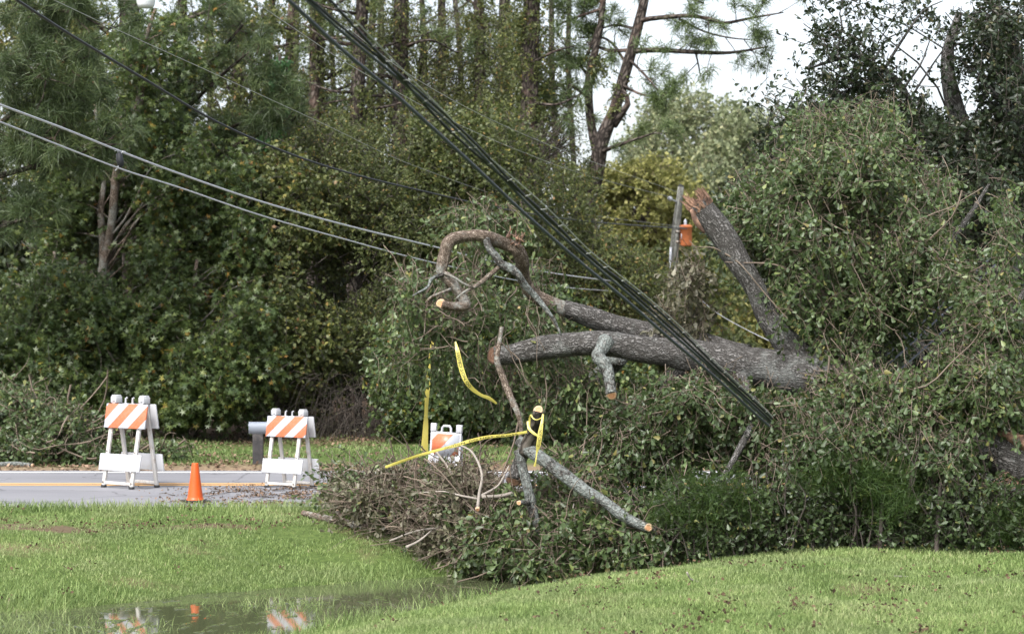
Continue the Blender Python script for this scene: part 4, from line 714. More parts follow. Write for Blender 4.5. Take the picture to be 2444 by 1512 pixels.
# ------------------------------------------------------------------ hedge under the fallen crown
GH = 'hedge shrubs under the fallen crown'
labs = ['leftmost hedge shrub, thin with the road showing beside it', 'feathery green hedge shrub under the main limb', 'hedge shrub with many bare upright stems', 'hedge shrub with the pale road glinting through', 'dense dark hedge shrub with feathery green top', 'dark hedge shrub with one thick bare stem', 'hedge shrub at the right edge, feathery near the lawn']
for k, px in enumerate([1635, 1755, 1875, 2000, 2130, 2265, 2400]):
    D = 18.75 - 0.06 * k; r = rng_(200 + k); bse = base_of(px, D); rt = thing('hedge_shrub', labs[k], 'shrub', bse, GH)
    n = 15; st = MB(); A = bse + np.stack([r.uniform(-.28, .28, n), r.uniform(-.25, .3, n), np.full(n, -.05)], 1); B = A + np.stack([r.normal(0, .16, n), r.normal(0, .12, n), r.uniform(.55, 1.15, n)], 1)
    sticks(st, A, B, r, .010, .003, 0, 8, 5, .12)
    if k in (4, 5): limb_mb([(px - 30, 1335, D - .25, 7), (px - 28, 1270, D - .2, 6), (px - 20, 1150, D - .1, 4)], .05, 8, .1, k, st)
    st.build('stems', M['dark_twig'], rt)
    crown(rt, [(px, 1195, 78, 55, D, .4, .5), (px + 15, 1260, 75, 45, D, .4, .5), (px - 10, 1310, 75, 22, D, .35, .35)], 0.0150, 210 + k, 'oak_leaf', 'foliage', 0.32, 11, 0.055, 'oak', 0.3, 0.20, 0.13, 0.6, 'dark_twig', .003)
    if k in (0, 1, 3, 4, 6):
        f = MB(); nt_ = 36 if k != 4 else 60; yy = {0: 1180, 1: 1190, 3: 1110, 4: 1150, 6: 1250}[k]
        C, out, _ = lobes_sample([(px + (20 if k == 6 else -10), yy, 95, 80, D - .12, .35)], nt_, r, .9, 0)
        d = nrm(out * .5 + r.standard_normal((nt_, 3)) * .5 + np.array([0, 0, .35])); needles(f, C, d, r, .10, 46, .0028, .55, .5)
        for q in range(3): needles(f, C - d * (.08 * (q + 1)), d, r, .09, 30, .0028, .6, .45)
        f.build('feathery_foliage', M['cypress'], rt)

# ------------------------------------------------------------------ cut limbs and brush piles on the lawn
lim = thing('cut_limb', 'lichen covered forked limb propped on the brush with its sawn stub taped', 'cut limb', base_of(1262, 19.6))
o, _ = limb('stub', [(1285, 978, 18.9, 11.5), (1280, 1000, 18.95, 13), (1272, 1030, 19.05, 14), (1260, 1060, 19.15, 16), (1248, 1082, 19.2, 17)], lim, 'grey_bark', .025, 16, seed=21.0, start='cut_wood', stilt=(0, -1.2, .4), facek=.98)
o, _ = limb('limb', [(1240, 1052, 19.25, 13), (1262, 1072, 19.15, 16), (1300, 1098, 19, 15.5), (1345, 1132, 18.9, 16), (1400, 1172, 18.8, 14.5), (1440, 1195, 18.75, 12.5), (1490, 1232, 18.7, 13), (1530, 1252, 18.65, 12), (1572, 1268, 18.6, 9)], lim, 'lichen_bark', .03, 18, seed=22.0, end='old_cut')
cut_face((P(1548, 1258, 18.58), np.array([-.35, -.93, -.1]), 9.5 * 18.6 / FP), o)
o, _ = limb('limb', [(1238, 1075, 19.2, 13), (1246, 1110, 19.15, 11.5), (1258, 1160, 19.1, 11), (1268, 1200, 19.1, 12), (1280, 1245, 19.1, 10), (1300, 1300, 19.2, 8)], lim, 'lichen_bark', .03, 14, seed=23.0)
limb('limb', [(1262, 1200, 19.05, 6), (1248, 1198, 19, 5.5), (1239, 1199, 18.95, 5.5)], lim, 'lichen_bark', .02, 10, seed=24.0, end='cut_wood', etilt=(0, -1, 0))
o, _ = limb('limb', [(1225, 1145, 19.4, 18), (1236, 1115, 19.45, 16), (1246, 1085, 19.35, 14)], lim, 'oak_bark', .03, 14, seed=25.0, start='split_wood' if False else 'old_cut', stilt=(-.3, -1, -.3))
def pile(name, label, lobes, dens, seed, leafmat, base, L, nl, size, tone, nstick, box, smat, group, rr=(.0075, .002), droop=.4, green=None):
    root = thing(name, label, 'brush pile', base, group); r = rng_(seed)
    crown(root, lobes, dens, seed, leafmat, 'leaves', L, nl, size, 'oak', droop, tone, .17, .6, smat, .004)
    if green: crown(root, green[0], green[1], seed + 9, 'oak_leaf', 'green_leaves', L, nl, size, 'oak', droop, .5, .17, .7, smat, .004)
    C, _, _ = lobes_sample(lobes, nstick, r, .8); d = nrm(r.standard_normal((nstick, 3)) * np.array([1.2, .7, .55])); l = r.uniform(.15, box, nstick)[:, None]
    bm = MB(); A = C - d * l; B = C + d * l
    for E in (A, B): E[:, 2] = np.maximum(E[:, 2], ground(E[:, 0], E[:, 1]) + .02)
    sticks(bm, A, B, r, rr[0], rr[1], .05, 8, 4, .09)
    C, o_, _ = lobes_sample(lobes, 60, r, .5, 0); d = nrm(o_ * 1.0 + .5 * r.standard_normal(o_.shape) + np.array([0, 0, .35])); B = C + d * r.uniform(.25, box * 1.25, 60)[:, None]; B[:, 2] = np.maximum(B[:, 2], ground(B[:, 0], B[:, 1]) + .03)
    sticks(bm, C - d * .3, B, r, rr[0], .0018, -.06, 8, 4, .1); bm.build('branches', M[smat], root); return root
pd = pile('brush_pile', 'cut branches with dry brown leaves heaped at the road edge', [(900, 1190, 110, 60, 21, .7), (1010, 1230, 150, 65, 20.5, .7), (1110, 1180, 120, 70, 20.2, .7), (1140, 1270, 110, 60, 19.9, .6), (960, 1140, 110, 40, 21.2, .6, .7), (830, 1165, 60, 35, 21.6, .5, .5), (1060, 1135, 110, 32, 20.8, .6, .7), (1020, 1290, 90, 30, 20.2, .5, .5)],
          0.0105, 301, 'dead_leaf', base_of(1010, 20.5), .42, 11, .062, .50, 340, .62, 'twig', 'heaps of cut branches', green=([(815, 1135, 55, 28, 21.8, .35, .6), (870, 1105, 60, 25, 21.5, .35, .5), (790, 1170, 45, 25, 21.9, .3, .4), (880, 1130, 110, 35, 21.3, .5, .6), (1060, 1130, 100, 30, 20.6, .5, .6), (960, 1175, 80, 40, 20.6, .4, .4), (1100, 1240, 110, 60, 20, .5, .6)], .010))
pg = pile('brush_pile', 'cut oak branches with fresh green leaves heaped in front of the taped stub', [(1250, 1270, 130, 70, 19.5, .6), (1390, 1260, 130, 70, 19.2, .6), (1500, 1290, 100, 50, 19, .5), (1330, 1335, 150, 38, 19.2, .5), (1180, 1300, 80, 45, 19.8, .5), (1380, 1170, 120, 60, 19.6, .6, .8), (1200, 1310, 90, 40, 19.7, .5, .9), (1450, 1200, 90, 50, 19.5, .5, .6), (1290, 1190, 90, 50, 19.6, .5, .6), (1560, 1310, 90, 30, 18.8, .4, .8), (1540, 1240, 70, 45, 19.1, .4, .6), (1330, 1100, 70, 40, 19.8, .4, .4)],
          0.0140, 302, 'oak_leaf', base_of(1350, 19.3), .4, 11, .072, .46, 210, .55, 'twig', 'heaps of cut branches')
bm = MB(); r = rng_(33)
def st(pts, r0, r1, mb): limb_mb([(a[0], a[1], a[2], r0 + (r1 - r0) * i / (len(pts) - 1)) for i, a in enumerate(pts)], .04, 6, .1, r0 * 3 + pts[0][0], mb)
for pth, r0, r1 in [([(1140, 1212, 19.4), (1144, 1175, 19.5), (1150, 1130, 19.6), (1128, 1080, 19.8), (1095, 1060, 20)], 4.5, 2), ([(1143, 1185, 19.5), (1180, 1165, 19.5), (1195, 1150, 19.5), (1215, 1110, 19.6)], 3.5, 1.5), ([(1142, 1190, 19.5), (1100, 1182, 19.6), (1060, 1172, 19.7), (1000, 1175, 19.9)], 3.2, 1.2),
                    ([(1150, 1185, 19.45), (1200, 1182, 19.5), (1255, 1165, 19.5)], 4.5, 5), ([(970, 1305, 19.6), (1000, 1290, 19.7), (1030, 1265, 19.8)], 4, 2), ([(1150, 1350, 19.3), (1185, 1335, 19.2), (1210, 1338, 19.2), (1240, 1300, 19.3), (1250, 1285, 19.4)], 3, 5),
                    ([(1250, 1280, 19.35), (1300, 1300, 19.1), (1340, 1275, 19.05), (1400, 1255, 19), (1450, 1250, 18.95)], 4, 2), ([(1340, 1275, 19.05), (1360, 1240, 19), (1370, 1200, 19)], 3, 1.3), ([(930, 1290, 20), (1000, 1265, 19.9), (1090, 1255, 19.8), (1150, 1240, 19.8)], 2.5, 3), ([(820, 1115, 21.5), (900, 1140, 21.2), (990, 1200, 20.8), (1020, 1240, 20.5)], 2, 3),
                    ([(900, 1120, 21.2), (960, 1145, 21), (990, 1165, 20.8)], 2.5, 4.5), ([(1180, 1340, 19.5), (1170, 1320, 19.5), (1200, 1280, 19.5)], 2, 3), ([(1040, 1075, 20.4), (1080, 1130, 20.3), (1140, 1230, 20)], 3, 2.4)]:
    st(pth, r0, r1, bm)
bm.build('pale_branches', M['pale_twig'], pd)
cut_face((P(1140, 1214, 19.38), np.array([-.1, -.8, -.5]), 5.5 * 19.4 / FP), pd)
lg = thing('log', 'thin fallen log lying on the grass left of the brown brush', 'log', base_of(790, 21.4)); limb('log', [(725, 1224, 21.5, 7), (775, 1236, 21.3, 8.5), (850, 1252, 21.05, 9), (900, 1262, 20.9, 8)], lg, 'smooth_bark', .04, 12, seed=31.0, start='old_cut')
lg = thing('stick', 'short cut stick propped up on the thin log', 'stick', base_of(830, 21.1)); limb('stick', [(804, 1219, 21.1, 4.5), (822, 1240, 21.0, 4.5), (848, 1262, 20.95, 4.5)], lg, 'smooth_bark', .04, 8, seed=32.0, start='cut_wood', stilt=(0, -1, .5))
pile('brush_pile', 'heap of leafy cut branches beyond the road at the far left', [(50, 990, 130, 70, 30.5, 1.2), (150, 1030, 130, 70, 30, 1.1), (60, 1060, 150, 50, 29.8, 1), (250, 1080, 120, 35, 29.8, .9), (370, 1080, 90, 25, 29.7, .7, .6), (10, 930, 60, 50, 31, .8, .8), (-80, 1020, 90, 80, 30.4, 1)], 0.0165, 303, 'oak_leaf', base_of(100, 30), .45, 12, .085, .40, 150, .7, 'twig', 'heaps of cut branches', (.014, .005))
bl = thing('cut_limb', 'bare grey cut limb poking from the leaf heap beyond the road', 'cut limb', base_of(200, 29.4))
limb('limb', [(150, 1045, 29.6, 5), (182, 1060, 29.4, 6.5), (205, 1080, 29.3, 6), (232, 1098, 29.2, 5), (262, 1104, 29.1, 5)], bl, 'grey_bark', .05, 9, seed=33.0); limb('limb', [(184, 1060, 29.35, 6), (172, 1075, 29.3, 5), (150, 1098, 29.25, 4)], bl, 'pine_bark', .05, 8, seed=34.0)
ch = thing('cut_limb', 'pale bark log with fresh orange cut lying at the far left road edge', 'cut limb', base_of(25, 28.7)); limb('limb', [(-5, 1108, 28.6, 6), (35, 1106, 28.6, 5.5), (78, 1110, 28.55, 5)], ch, 'lichen_bark', .05, 10, seed=35.0, start='cut_wood', end='cut_wood')
# twigs lying on the lawn
for lab, pts, r0 in [('bent pale twig on the lawn right of the green brush', [(1640, 1365, 0), (1650, 1382, 0), (1690, 1392, 0)], 2.4), ('long forked pale twig on the lawn before the hedge', [(2135, 1374, 0), (2170, 1376, 0), (2205, 1384, 0), (2235, 1375, 0)], 2.6)]:
    tw_ = thing('fallen_twig', lab, 'twig', base_of(pts[0][0], 16.7)); mb = MB(); Dq = (CAMH + .03) * FP / (pts[1][1] - HYP)
    limb_mb([(a, b_, Dq + .05 * i, r0 * (1 - .2 * i)) for i, (a, b_, _) in enumerate(pts)], .03, 6, .1, a, mb); mb.build('stick', M['pale_twig'], tw_)
    OFFS
# leaf litter
def litter(name, label, n, seed, px, D, mat, size, lift=.012, dens=None):
    r = rng_(seed); D_ = r.uniform(*D, n); x = (r.uniform(*px, n) - CXP) / FP * D_; y = D_
    if dens is not None: k = r.random(n) < dens(x, y); x, y = x[k], y[k]
    n = len(x); z = np.maximum(ground(x, y), np.where((y > 22.35) & (y < 28.05), .008, -1)) + lift * r.random(n) + .004
    mb = MB(); put_leaves(mb, np.stack([x, y, z], 1), r.standard_normal((n, 3)) * np.array([1, 1, .35]), r.standard_normal((n, 3)) * .5 + np.array([0, 0, 1]), size * (.5 + .8 * r.random(n)), 'broad', np.clip(r.normal(.4, .22, n), 0, 1))
    tag(mb.build(name, mat), label, None, kind='stuff')
M['litter'] = leaf_mat('litter', [(0.0, (0.045, 0.030, 0.022)), (0.5, (0.125, 0.082, 0.056)), (1.0, (0.26, 0.185, 0.13))], 0.8, 0.1, 0.2)
M['litter_dark'] = leaf_mat('litter_dark', [(0.0, (0.030, 0.020, 0.014)), (0.5, (0.075, 0.047, 0.030)), (1.0, (0.16, 0.105, 0.065))], 0.8, 0.1, 0.2, gain=1.0)
r = rng_(401); K = 360; cy = 12.4 + 9.3 * r.random(K) ** .8; cx = r.uniform(-.26, .26, K) * cy; k = (ground(cx, cy) > -.40) & ((cx > .2) | (r.random(K) < .5)); cx, cy = cx[k], cy[k]
cnt = r.integers(3, 15, len(cx)); x = np.repeat(cx, cnt) + .055 * r.standard_normal(cnt.sum()); y = np.repeat(cy, cnt) + .05 * r.standard_normal(cnt.sum())
for ex, ey, ax_, ay_, n in ((-4.75, 20.55, 1.3, .36, 260), (-3.1, 20.85, 1.0, .22, 170)):
    a = r.random(n) * 6.283; q = r.random(n) ** .5; x = np.concatenate([x, ex + ax_ * q * np.cos(a)]); y = np.concatenate([y, ey + ay_ * q * np.sin(a)])
mb = MB(); n = len(x); z = ground(x, y) + .025 + .055 * r.random(n)
put_leaves(mb, np.stack([x, y, z], 1), r.standard_normal((n, 3)) * np.array([1, 1, .6]), r.standard_normal((n, 3)) * .8 + np.array([0, -.3, 1]), .031 * (.5 + .8 * r.random(n)), 'broad', np.clip(r.normal(.5, .27, n), 0, 1))
tag(mb.build('fallen_leaves', M['litter_dark']), 'clumps of brown leaf litter strewn on the lawn', None, kind='stuff')
litter('road_debris', 'leaf and twig debris strewn on the road by the far barricade', 30000, 402, (300, 1150), (22.4, 25.7), M['litter'], .034, .02, lambda x, y: np.clip((x + 4.1) / 1.9, .02, 1) * np.clip(2.6 * (vnoise(x, y * 1.7, 2.3, 5) + .10) + .35 * vnoise(x, y, 9, 2), 0, 1) * np.clip((25.5 - y) / .9, 0, 1))
r = rng_(405); n = 150; x = -4.2 + 3.6 * r.random(n) ** .6; y = r.uniform(22.5, 25.3, n); a = r.random(n) * 3.14; l = r.uniform(.04, .22, n)
mb = MB(); A = np.stack([x - np.cos(a) * l, y - np.sin(a) * l, 0 * x + .012], 1); B = np.stack([x + np.cos(a) * l, y + np.sin(a) * l, 0 * x + .014], 1); sticks(mb, A, B, r, .005, .002, 0, 5, 4, .06)
tag(mb.build('road_twigs', M['dark_twig']), 'broken dark twigs strewn on the asphalt', None, kind='stuff')
litter('verge_litter', 'brown leaf litter along the far road edge and verge', 15000, 403, (-60, 1250), (28.05, 37), M['litter'], .06, .02, lambda x, y: np.clip(.25 + vnoise(x, y, .9, 8) + 1.2 * (y < 28.7) + (y > 34), 0, 1))

# ------------------------------------------------------------------ barricades, cone, mailbox
M['white_board'] = plain_mat('white_board', (0.45, 0.46, 0.48), 0.5, 0.05, 4, dirt=(0.42, 0.38, 0.33), dirt_sc=7, dirt_lo=.59)
M['white_leg'] = plain_mat('white_leg', (0.52, 0.505, 0.485), 0.6, 0.08, 4, dirt=(0.33, 0.28, 0.23), dirt_sc=8, dirt_lo=.52)
M['rubber'] = plain_mat('rubber', (0.018, 0.018, 0.019), 0.7, .2)
def stripe_mat(name, slope, period, off, frac=.5):
    m, nt, b = mat_new(name); co = objco(nt); s = N(nt, 'ShaderNodeSeparateXYZ'); nt.links.new(co, s.inputs[0])
    a = N(nt, 'ShaderNodeMath', operation='MULTIPLY_ADD'); nt.links.new(s.outputs['Z'], a.inputs[0]); a.inputs[1].default_value = -slope; nt.links.new(s.outputs['X'], a.inputs[2])
    q = N(nt, 'ShaderNodeMath', operation='MULTIPLY_ADD'); nt.links.new(a.outputs[0], q.inputs[0]); q.inputs[1].default_value = 1 / period; q.inputs[2].default_value = off
    f = N(nt, 'ShaderNodeMath', operation='FRACT'); nt.links.new(q.outputs[0], f.inputs[0])
    l = N(nt, 'ShaderNodeMath', operation='LESS_THAN'); nt.links.new(f.outputs[0], l.inputs[0]); l.inputs[1].default_value = frac
    n = noise_tex(nt, co, 30, 5, .7)
    org = mix(nt, ramp(nt, n, [(.42, (0, 0, 0)), (.68, (.75,) * 3)]), (0.52, 0.135, 0.055), (0.48, 0.19, 0.115))
    wht = mix(nt, ramp(nt, noise_tex(nt, co, 11, 6, .7), [(.62, (0, 0, 0)), (.75, (.6,) * 3)]), (0.41, 0.43, 0.47), (0.30, 0.28, 0.25))
    nt.links.new(mix(nt, l.outputs[0], wht, org), b.inputs['Base Color']); b.inputs['Roughness'].default_value = .35; return m
def aframe(label, loc, rz, scale, smat):
    root = thing('road_barricade', label, 'barricade', loc, 'folding striped road barricades', rz, scale, local=True)
    ya = lambda z: .19 - .165 * z                                     # half spread of the A at height z
    def lean(sgn): th = math.atan(.165) * sgn; return np.array([[1, 0, 0], [0, math.cos(th), -math.sin(th)], [0, math.sin(th), math.cos(th)]])
    for sy in (-1, 1):
        Rl = lean(sy)
        for sx in (-1, 1):
            b = MB(); b.bar((sx * .25, sy * ya(0), 0.0), (sx * .25, sy * ya(1.0), 1.0), .052, .03); lg = b.build('leg', M['white_leg'], root, bevel=.004)
            f = MB(); f.box((sx * .25, sy * ya(0.01), .012), (.055, .042, .03)); f.build('foot', M['rubber'], lg)
            f = MB(); f.tubes(np.array([[(sx * .25, sy * (ya(.06) + .012), .06), (sx * .25, sy * (ya(.06) + .026), .06)]]), .012, 8)
            f.tubes(np.array([[(sx * .25, sy * (ya(.41) + .012), .415), (sx * .25, sy * (ya(.41) + .022), .415)]]), .010, 8); f.build('bolt', M['metal'], lg)
        b = MB(); b.box((.02, sy * (ya(.83) + .028), .83), (.73, .018, .285), Rl); o = b.build('striped_panel' if sy < 0 else 'back_panel', smat if sy < 0 else M['white_board'], root, bevel=.003)
        b = MB(); b.box((.02, sy * (ya(.295) + .028), .295), (.73, .016, .195), Rl); b.build('lower_panel', M['white_board'], root, bevel=.003)
        b = MB(); b.bar((-.25, sy * (ya(.055) - .002), .055), (.25, sy * (ya(.055) - .002), .055), .035, .018, (0, 0, 1)); b.build('crossbar', M['white_leg'], root, bevel=.003)
    for sx in (-1, 1):
        b = MB(); b.box((sx * .25, 0, 1.015), (.095, .10, .075)); b.box((sx * .25, 0, 1.06), (.08, .085, .022)); b.box((sx * .25 + .012, -.054, 1.01), (.03, .014, .02)); b.build('hinge_cap', M['white_board'], root, bevel=.01)
        b = MB(); x = .015 + sx * .062; b.tubes(np.array([[(x, -.03, .95), (x, -.03, 1.0), (x + .004, -.028, 1.035), (x + .018, -.02, 1.045)]]), .012, 6); b.box((x + .02, -.03, .972), (.05, .03, .012)); b.build('lamp_hook', M['white_board'], root)
    return root
M['metal'] = plain_mat('metal', (0.30, 0.27, 0.24), .45, .2, 20, metal=.7)
aframe('larger orange and white striped barricade, left of the traffic cone', (P(311, 1164, 25.1)[0], 25.1, .006), math.radians(-40), 1.04, stripe_mat('stripe_panel', 1.157, .356, (.345 - .071 + 1.157 * .6875) / .356))
aframe('smaller orange and white striped barricade in front of the mailbox', (P(691, 1163, 25.1)[0], 25.1, .006), math.radians(-36), .885, stripe_mat('stripe_panel_worn', 1.157, .335, (.345 - .175 + 1.157 * .6875) / .335))
# white moulded plastic barricade behind the brush
root = thing('plastic_barricade', 'white plastic barricade with handle and orange stripes, half sunk in the brush', 'barricade', (P(1057, 1100, 24.2)[0], 24.2, .006), None, math.radians(-14), .94, local=True); root.rotation_euler[1] = math.radians(3.5)
pm = plain_mat('white_plastic', (0.48, 0.49, 0.52), .35, .04, 5, dirt=(0.45, 0.42, 0.38), dirt_sc=6, dirt_lo=.68)
b = MB(); b.box((0, 0, .56), (.40, .035, .40)); b.build('body', pm, root, bevel=.008)
for sx in (-1, 1): b = MB(); b.box((sx * .165, 0, .81), (.075, .05, .10)); b.build('top_lug', pm, root, bevel=.008)
b = MB(); b.tubes(np.array([[(-.06, 0, .75), (-.055, 0, .81), (-.035, 0, .835), (.035, 0, .835), (.055, 0, .81), (.06, 0, .75)]]), .016, 8); b.build('handle', pm, root, smooth=True)
b = MB(); b.box((0, -.021, .60), (.345, .006, .27)); b.build('striped_panel', stripe_mat('stripe_plastic', 0.85, .40, (.17 - .10 + .85 * .465) / .40 + .66, .5), root)
for sx in (-1, 1):
    b = MB(); b.bar((sx * .17, -.10, 0), (sx * .17, -.004, .5), .07, .035); b.build('leg', pm, root, bevel=.006); b = MB(); b.bar((sx * .17, .22, 0), (sx * .17, .03, .72), .06, .03); b.build('leg', pm, root, bevel=.006)
# cone
root = thing('traffic_cone', 'plain orange traffic cone on a black base, near edge of the road', 'cone', (P(466, 1200, 22.95)[0], 22.95, .006), None, .5, 1.0, local=True)
om, nt, bb = mat_new('cone_orange'); co = objco(nt)
nt.links.new(mix(nt, ramp(nt, noise_tex(nt, co, 9, 6, .7), [(.52, (0, 0, 0)), (.75, (.55,) * 3)]), (0.60, 0.085, 0.006), (0.44, 0.09, 0.025)), bb.inputs['Base Color']); bb.inputs['Roughness'].default_value = .42
def lathe(mb, prof, m=32):
    n = len(prof); a = np.arange(m) / m * 2 * math.pi; v = np.array([[r_ * math.cos(t), r_ * math.sin(t), z] for r_, z in prof for t in a])
    mb.add(v, quads=[[i * m + j, i * m + (j + 1) % m, (i + 1) * m + (j + 1) % m, (i + 1) * m + j] for i in range(n - 1) for j in range(m)])
b = MB(); lathe(b, [(.098, .022), (.097, .034), (.088, .042), (.084, .06), (.060, .24), (.0365, .424), (.034, .432), (.028, .432), (.027, .42), (.05, .24)]); b.build('cone_body', om, root, smooth=True)
b = MB(); b.box((0, 0, .013), (.245, .245, .024)); [b.box((sx * .1, sy * .1, .009), (.06, .06, .03)) for sx in (-1, 1) for sy in (-1, 1)]; b.build('base', M['rubber'], root, bevel=.006)
# mailbox
root = thing('mailbox', 'grey rounded metal mailbox on a dark wooden post across the road', 'mailbox', (P(616, 1115, 28.75)[0], 28.75, .02), None, math.radians(3), 1.0, local=True)
mm = plain_mat('mailbox_metal', (0.20, 0.225, 0.265), .5, .06, 5, metal=.0, dirt=(.2, .19, .18), dirt_sc=5, dirt_lo=.7)
b = MB(); hw = .075; prof = [(-hw, .0), (-hw, .085)] + [(-hw * math.cos(t), .085 + hw * math.sin(t)) for t in np.linspace(.2, math.pi - .2, 11)] + [(hw, .085), (hw, .0)]
k = len(prof); v = np.array([[x, y, z + .452] for x in (-.115, .30) for y, z in prof]); b.add(v, quads=[[i, (i + 1) % k, k + (i + 1) % k, k + i] for i in range(k)])
for x0, s in ((0, 1), (k, -1)): b.add(np.vstack([v[x0:x0 + k], [[v[x0][0], 0, .52]]]), tris=[[k, i, (i + 1) % k] for i in range(k)])
b.build('box', mm, root)
b = MB(); v2 = np.array([[x, y * 1.03, (z - .08) * 1.03 + .08 + .452] for x in (-.125, -.105) for y, z in prof]); b.add(v2, quads=[[i, (i + 1) % k, k + (i + 1) % k, k + i] for i in range(k)]); b.add(np.vstack([v2[:k], [[-.125, 0, .52]]]), tris=[[k, i, (i + 1) % k] for i in range(k)]); b.box((-.13, 0, .565), (.012, .03, .03)); b.build('door', mm, root)
b = MB(); b.box((0, 0, .23), (.145, .145, .50)); b.build('post', plain_mat('dark_post', (0.045, 0.043, 0.045), .85, .5, 4, dirt=(.10, .085, .075), dirt_sc=9, dirt_lo=.5, bstr=.6), root, bevel=.008)
b = MB(); b.box((.09, 0, .446), (.36, .10, .010)); b.build('mount_board', M['grey_wood'] if 'grey_wood' in M else M['metal'], root)

# ------------------------------------------------------------------ overhead cables, poles, lamp
M['cable_black'] = plain_mat('cable_black', (0.020, 0.021, 0.025), .5, .2, 8)
M['cable_grey'] = plain_mat('cable_grey', (0.050, 0.056, 0.070), .45, .2, 8)
for k_ in ('cable_black', 'cable_grey'): M[k_].node_tree.nodes['Principled BSDF'].inputs['Specular IOR Level'].default_value = .3
M['cable_silver'] = plain_mat('cable_silver', (0.46, 0.47, 0.50), .35, .1, 30, metal=.35)
M['wire_pale'] = plain_mat('wire_pale', (0.30, 0.31, 0.29), .5, .1, 30, metal=.2)
GC = 'utility cables brought down by the oak'
def cable(name, label, pts, r0, mat, n=90, group=GC, extra=None):
    w = np.array([P(*a) for a in pts]); c = catmull(w, n); mb = MB(); mb.tubes(c[None], r0, 10); o = mb.build(name, M[mat], None, smooth=True); tag(o, label, 'cable', group); return o, c
def dep(t): return 10.8 + 4.4 * t
def path(l): 
    y0 = -60.0; y1 = 1003.0
    return [(x, y, dep(np.clip((y - y0) / (y1 - y0), 0, 1.2) ** 1.15)) for x, y in l]
cable('thick_cable', 'lowest and thickest grey blue cable of the sagging bundle', path([(560, -110), (688, 0), (811, 114), (946, 228), (1114, 380), (1248, 506), (1382, 623), (1500, 721), (1584, 795), (1700, 894), (1800, 985), (1835, 1016)]), .0110, 'cable_grey')
cable('thick_cable', 'second cable of the sagging bundle, grey, just above the thickest one', path([(600, -110), (732, 0), (811, 72), (979, 212), (1114, 334), (1263, 490), (1396, 612), (1512, 712), (1595, 787), (1706, 886), (1804, 977), (1838, 1008)]), .0090, 'cable_grey')
cable('thick_cable', 'black cable running between the two grey cables of the bundle', path([(612, -110), (742, 0), (820, 68), (986, 206), (1122, 330), (1271, 486), (1402, 606), (1517, 706), (1600, 781), (1709, 882), (1808, 973), (1840, 1004)]), .0078, 'cable_black')
_, cb = cable('thick_cable', 'topmost black cable of the sagging bundle, lashed with thin wire', path([(660, -110), (786, 0), (811, 26), (946, 174), (1080, 318), (1292, 502), (1399, 606), (1525, 702), (1612, 778), (1714, 877), (1812, 968), (1842, 998)]), .0086, 'cable_black')
_, cm = cable('messenger_strand', 'thin pale messenger strand above the topmost black cable', path([(690, -110), (800, 0), (862, 64), (960, 166), (1060, 266), (1151, 360), (1302, 492), (1410, 600), (1532, 698), (1618, 773), (1718, 873), (1815, 964), (1844, 994)]), .0032, 'wire_pale')
mb = MB()                                              # lashing clips between strand and cable
for i in range(6, 88, 3):
    a = cm[i]; j = np.argmin(np.linalg.norm(cb - a, axis=1)); e = cb[j]; mb.tubes(np.array([[a, a * .5 + e * .5 + [0.006, -.012, 0], e + [0, -.016, 0]]]), .0028, 5)
o = mb.build('lashing_wire', M['wire_pale'], bpy.data.objects['messenger_strand'])
cable('service_line', 'black line sagging from top left down toward the utility pole', [(-120, -105, 17), (40, 0, 18.5), (173, 86, 20), (340, 186, 22), (520, 292, 24.2), (700, 370, 26.5), (860, 420, 29), (1040, 463, 32), (1200, 498, 35.5), (1400, 528, 41), (1640, 546, 49.6)], .0140, 'cable_black', 140)
cable('service_line', 'upper of two pale twisted lines at left, carrying a splice case', [(-160, 190, 20), (0, 250, 21), (150, 306, 22), (284, 360, 22.9), (430, 415, 24), (620, 480, 25.6), (820, 536, 27.6), (1021, 585, 30), (1250, 640, 34), (1480, 672, 40), (1640, 680, 49.5)], .0118, 'cable_silver', 140)
cable('service_line', 'lower of two pale lines at left, below the splice case', [(-160, 232, 19.5), (0, 291, 20.5), (150, 350, 21.5), (294, 405, 22.4), (430, 448, 23.5), (620, 513, 25.2), (820, 570, 27.2), (1015, 622, 29.6), (1250, 672, 34), (1400, 690, 38), (1580, 701, 44), (1640, 704, 49.5)], .0088, 'cable_silver', 140)
GWi = 'hair thin wires strung to the utility pole'
cable('thin_wire', 'hair thin wire crossing the dark wood at upper left', [(-40, -80, 18), (128, 0, 20), (290, 76, 22), (520, 180, 25), (760, 290, 29), (1000, 400, 34), (1300, 495, 41), (1632, 542, 49.6)], .0042, 'wire_pale', 120, GWi)
cable('thin_wire', 'hair thin wire below the thick bundle ending on the pole insulator', [(560, -30, 21), (690, 60, 24), (860, 170, 28), (1080, 290, 33), (1240, 360, 37), (1400, 418, 42), (1606, 472, 49.4)], .0050, 'wire_pale', 120, GWi)
cable('thin_wire', 'hair thin wire above the thick bundle ending at the pole top', [(820, 60, 24), (980, 180, 28), (1150, 275, 33), (1320, 350, 38), (1480, 410, 44), (1628, 462, 49.6)], .0050, 'wire_pale', 120, GWi)
cable('thin_wire', 'slack pale wire dipping right of the pole behind the snapped limb', [(1645, 690, 49.4), (1700, 738, 42), (1760, 775, 36), (1850, 820, 30), (1930, 860, 26)], .0075, 'cable_silver', 60, GWi)
cable('slack_cable', 'upper slack grey cable hauled up into the dark oak at right', [(2080, 880, 21.3), (2108, 855, 21.4), (2180, 788, 22), (2270, 706, 23), (2400, 580, 25)], .011, 'cable_grey', 50, 'slack cables at right')
cable('slack_cable', 'middle slack grey cable hauled up into the dark oak at right', [(2095, 890, 21.2), (2130, 860, 21.4), (2190, 806, 22), (2290, 712, 23), (2420, 590, 25)], .011, 'cable_grey', 50, 'slack cables at right')
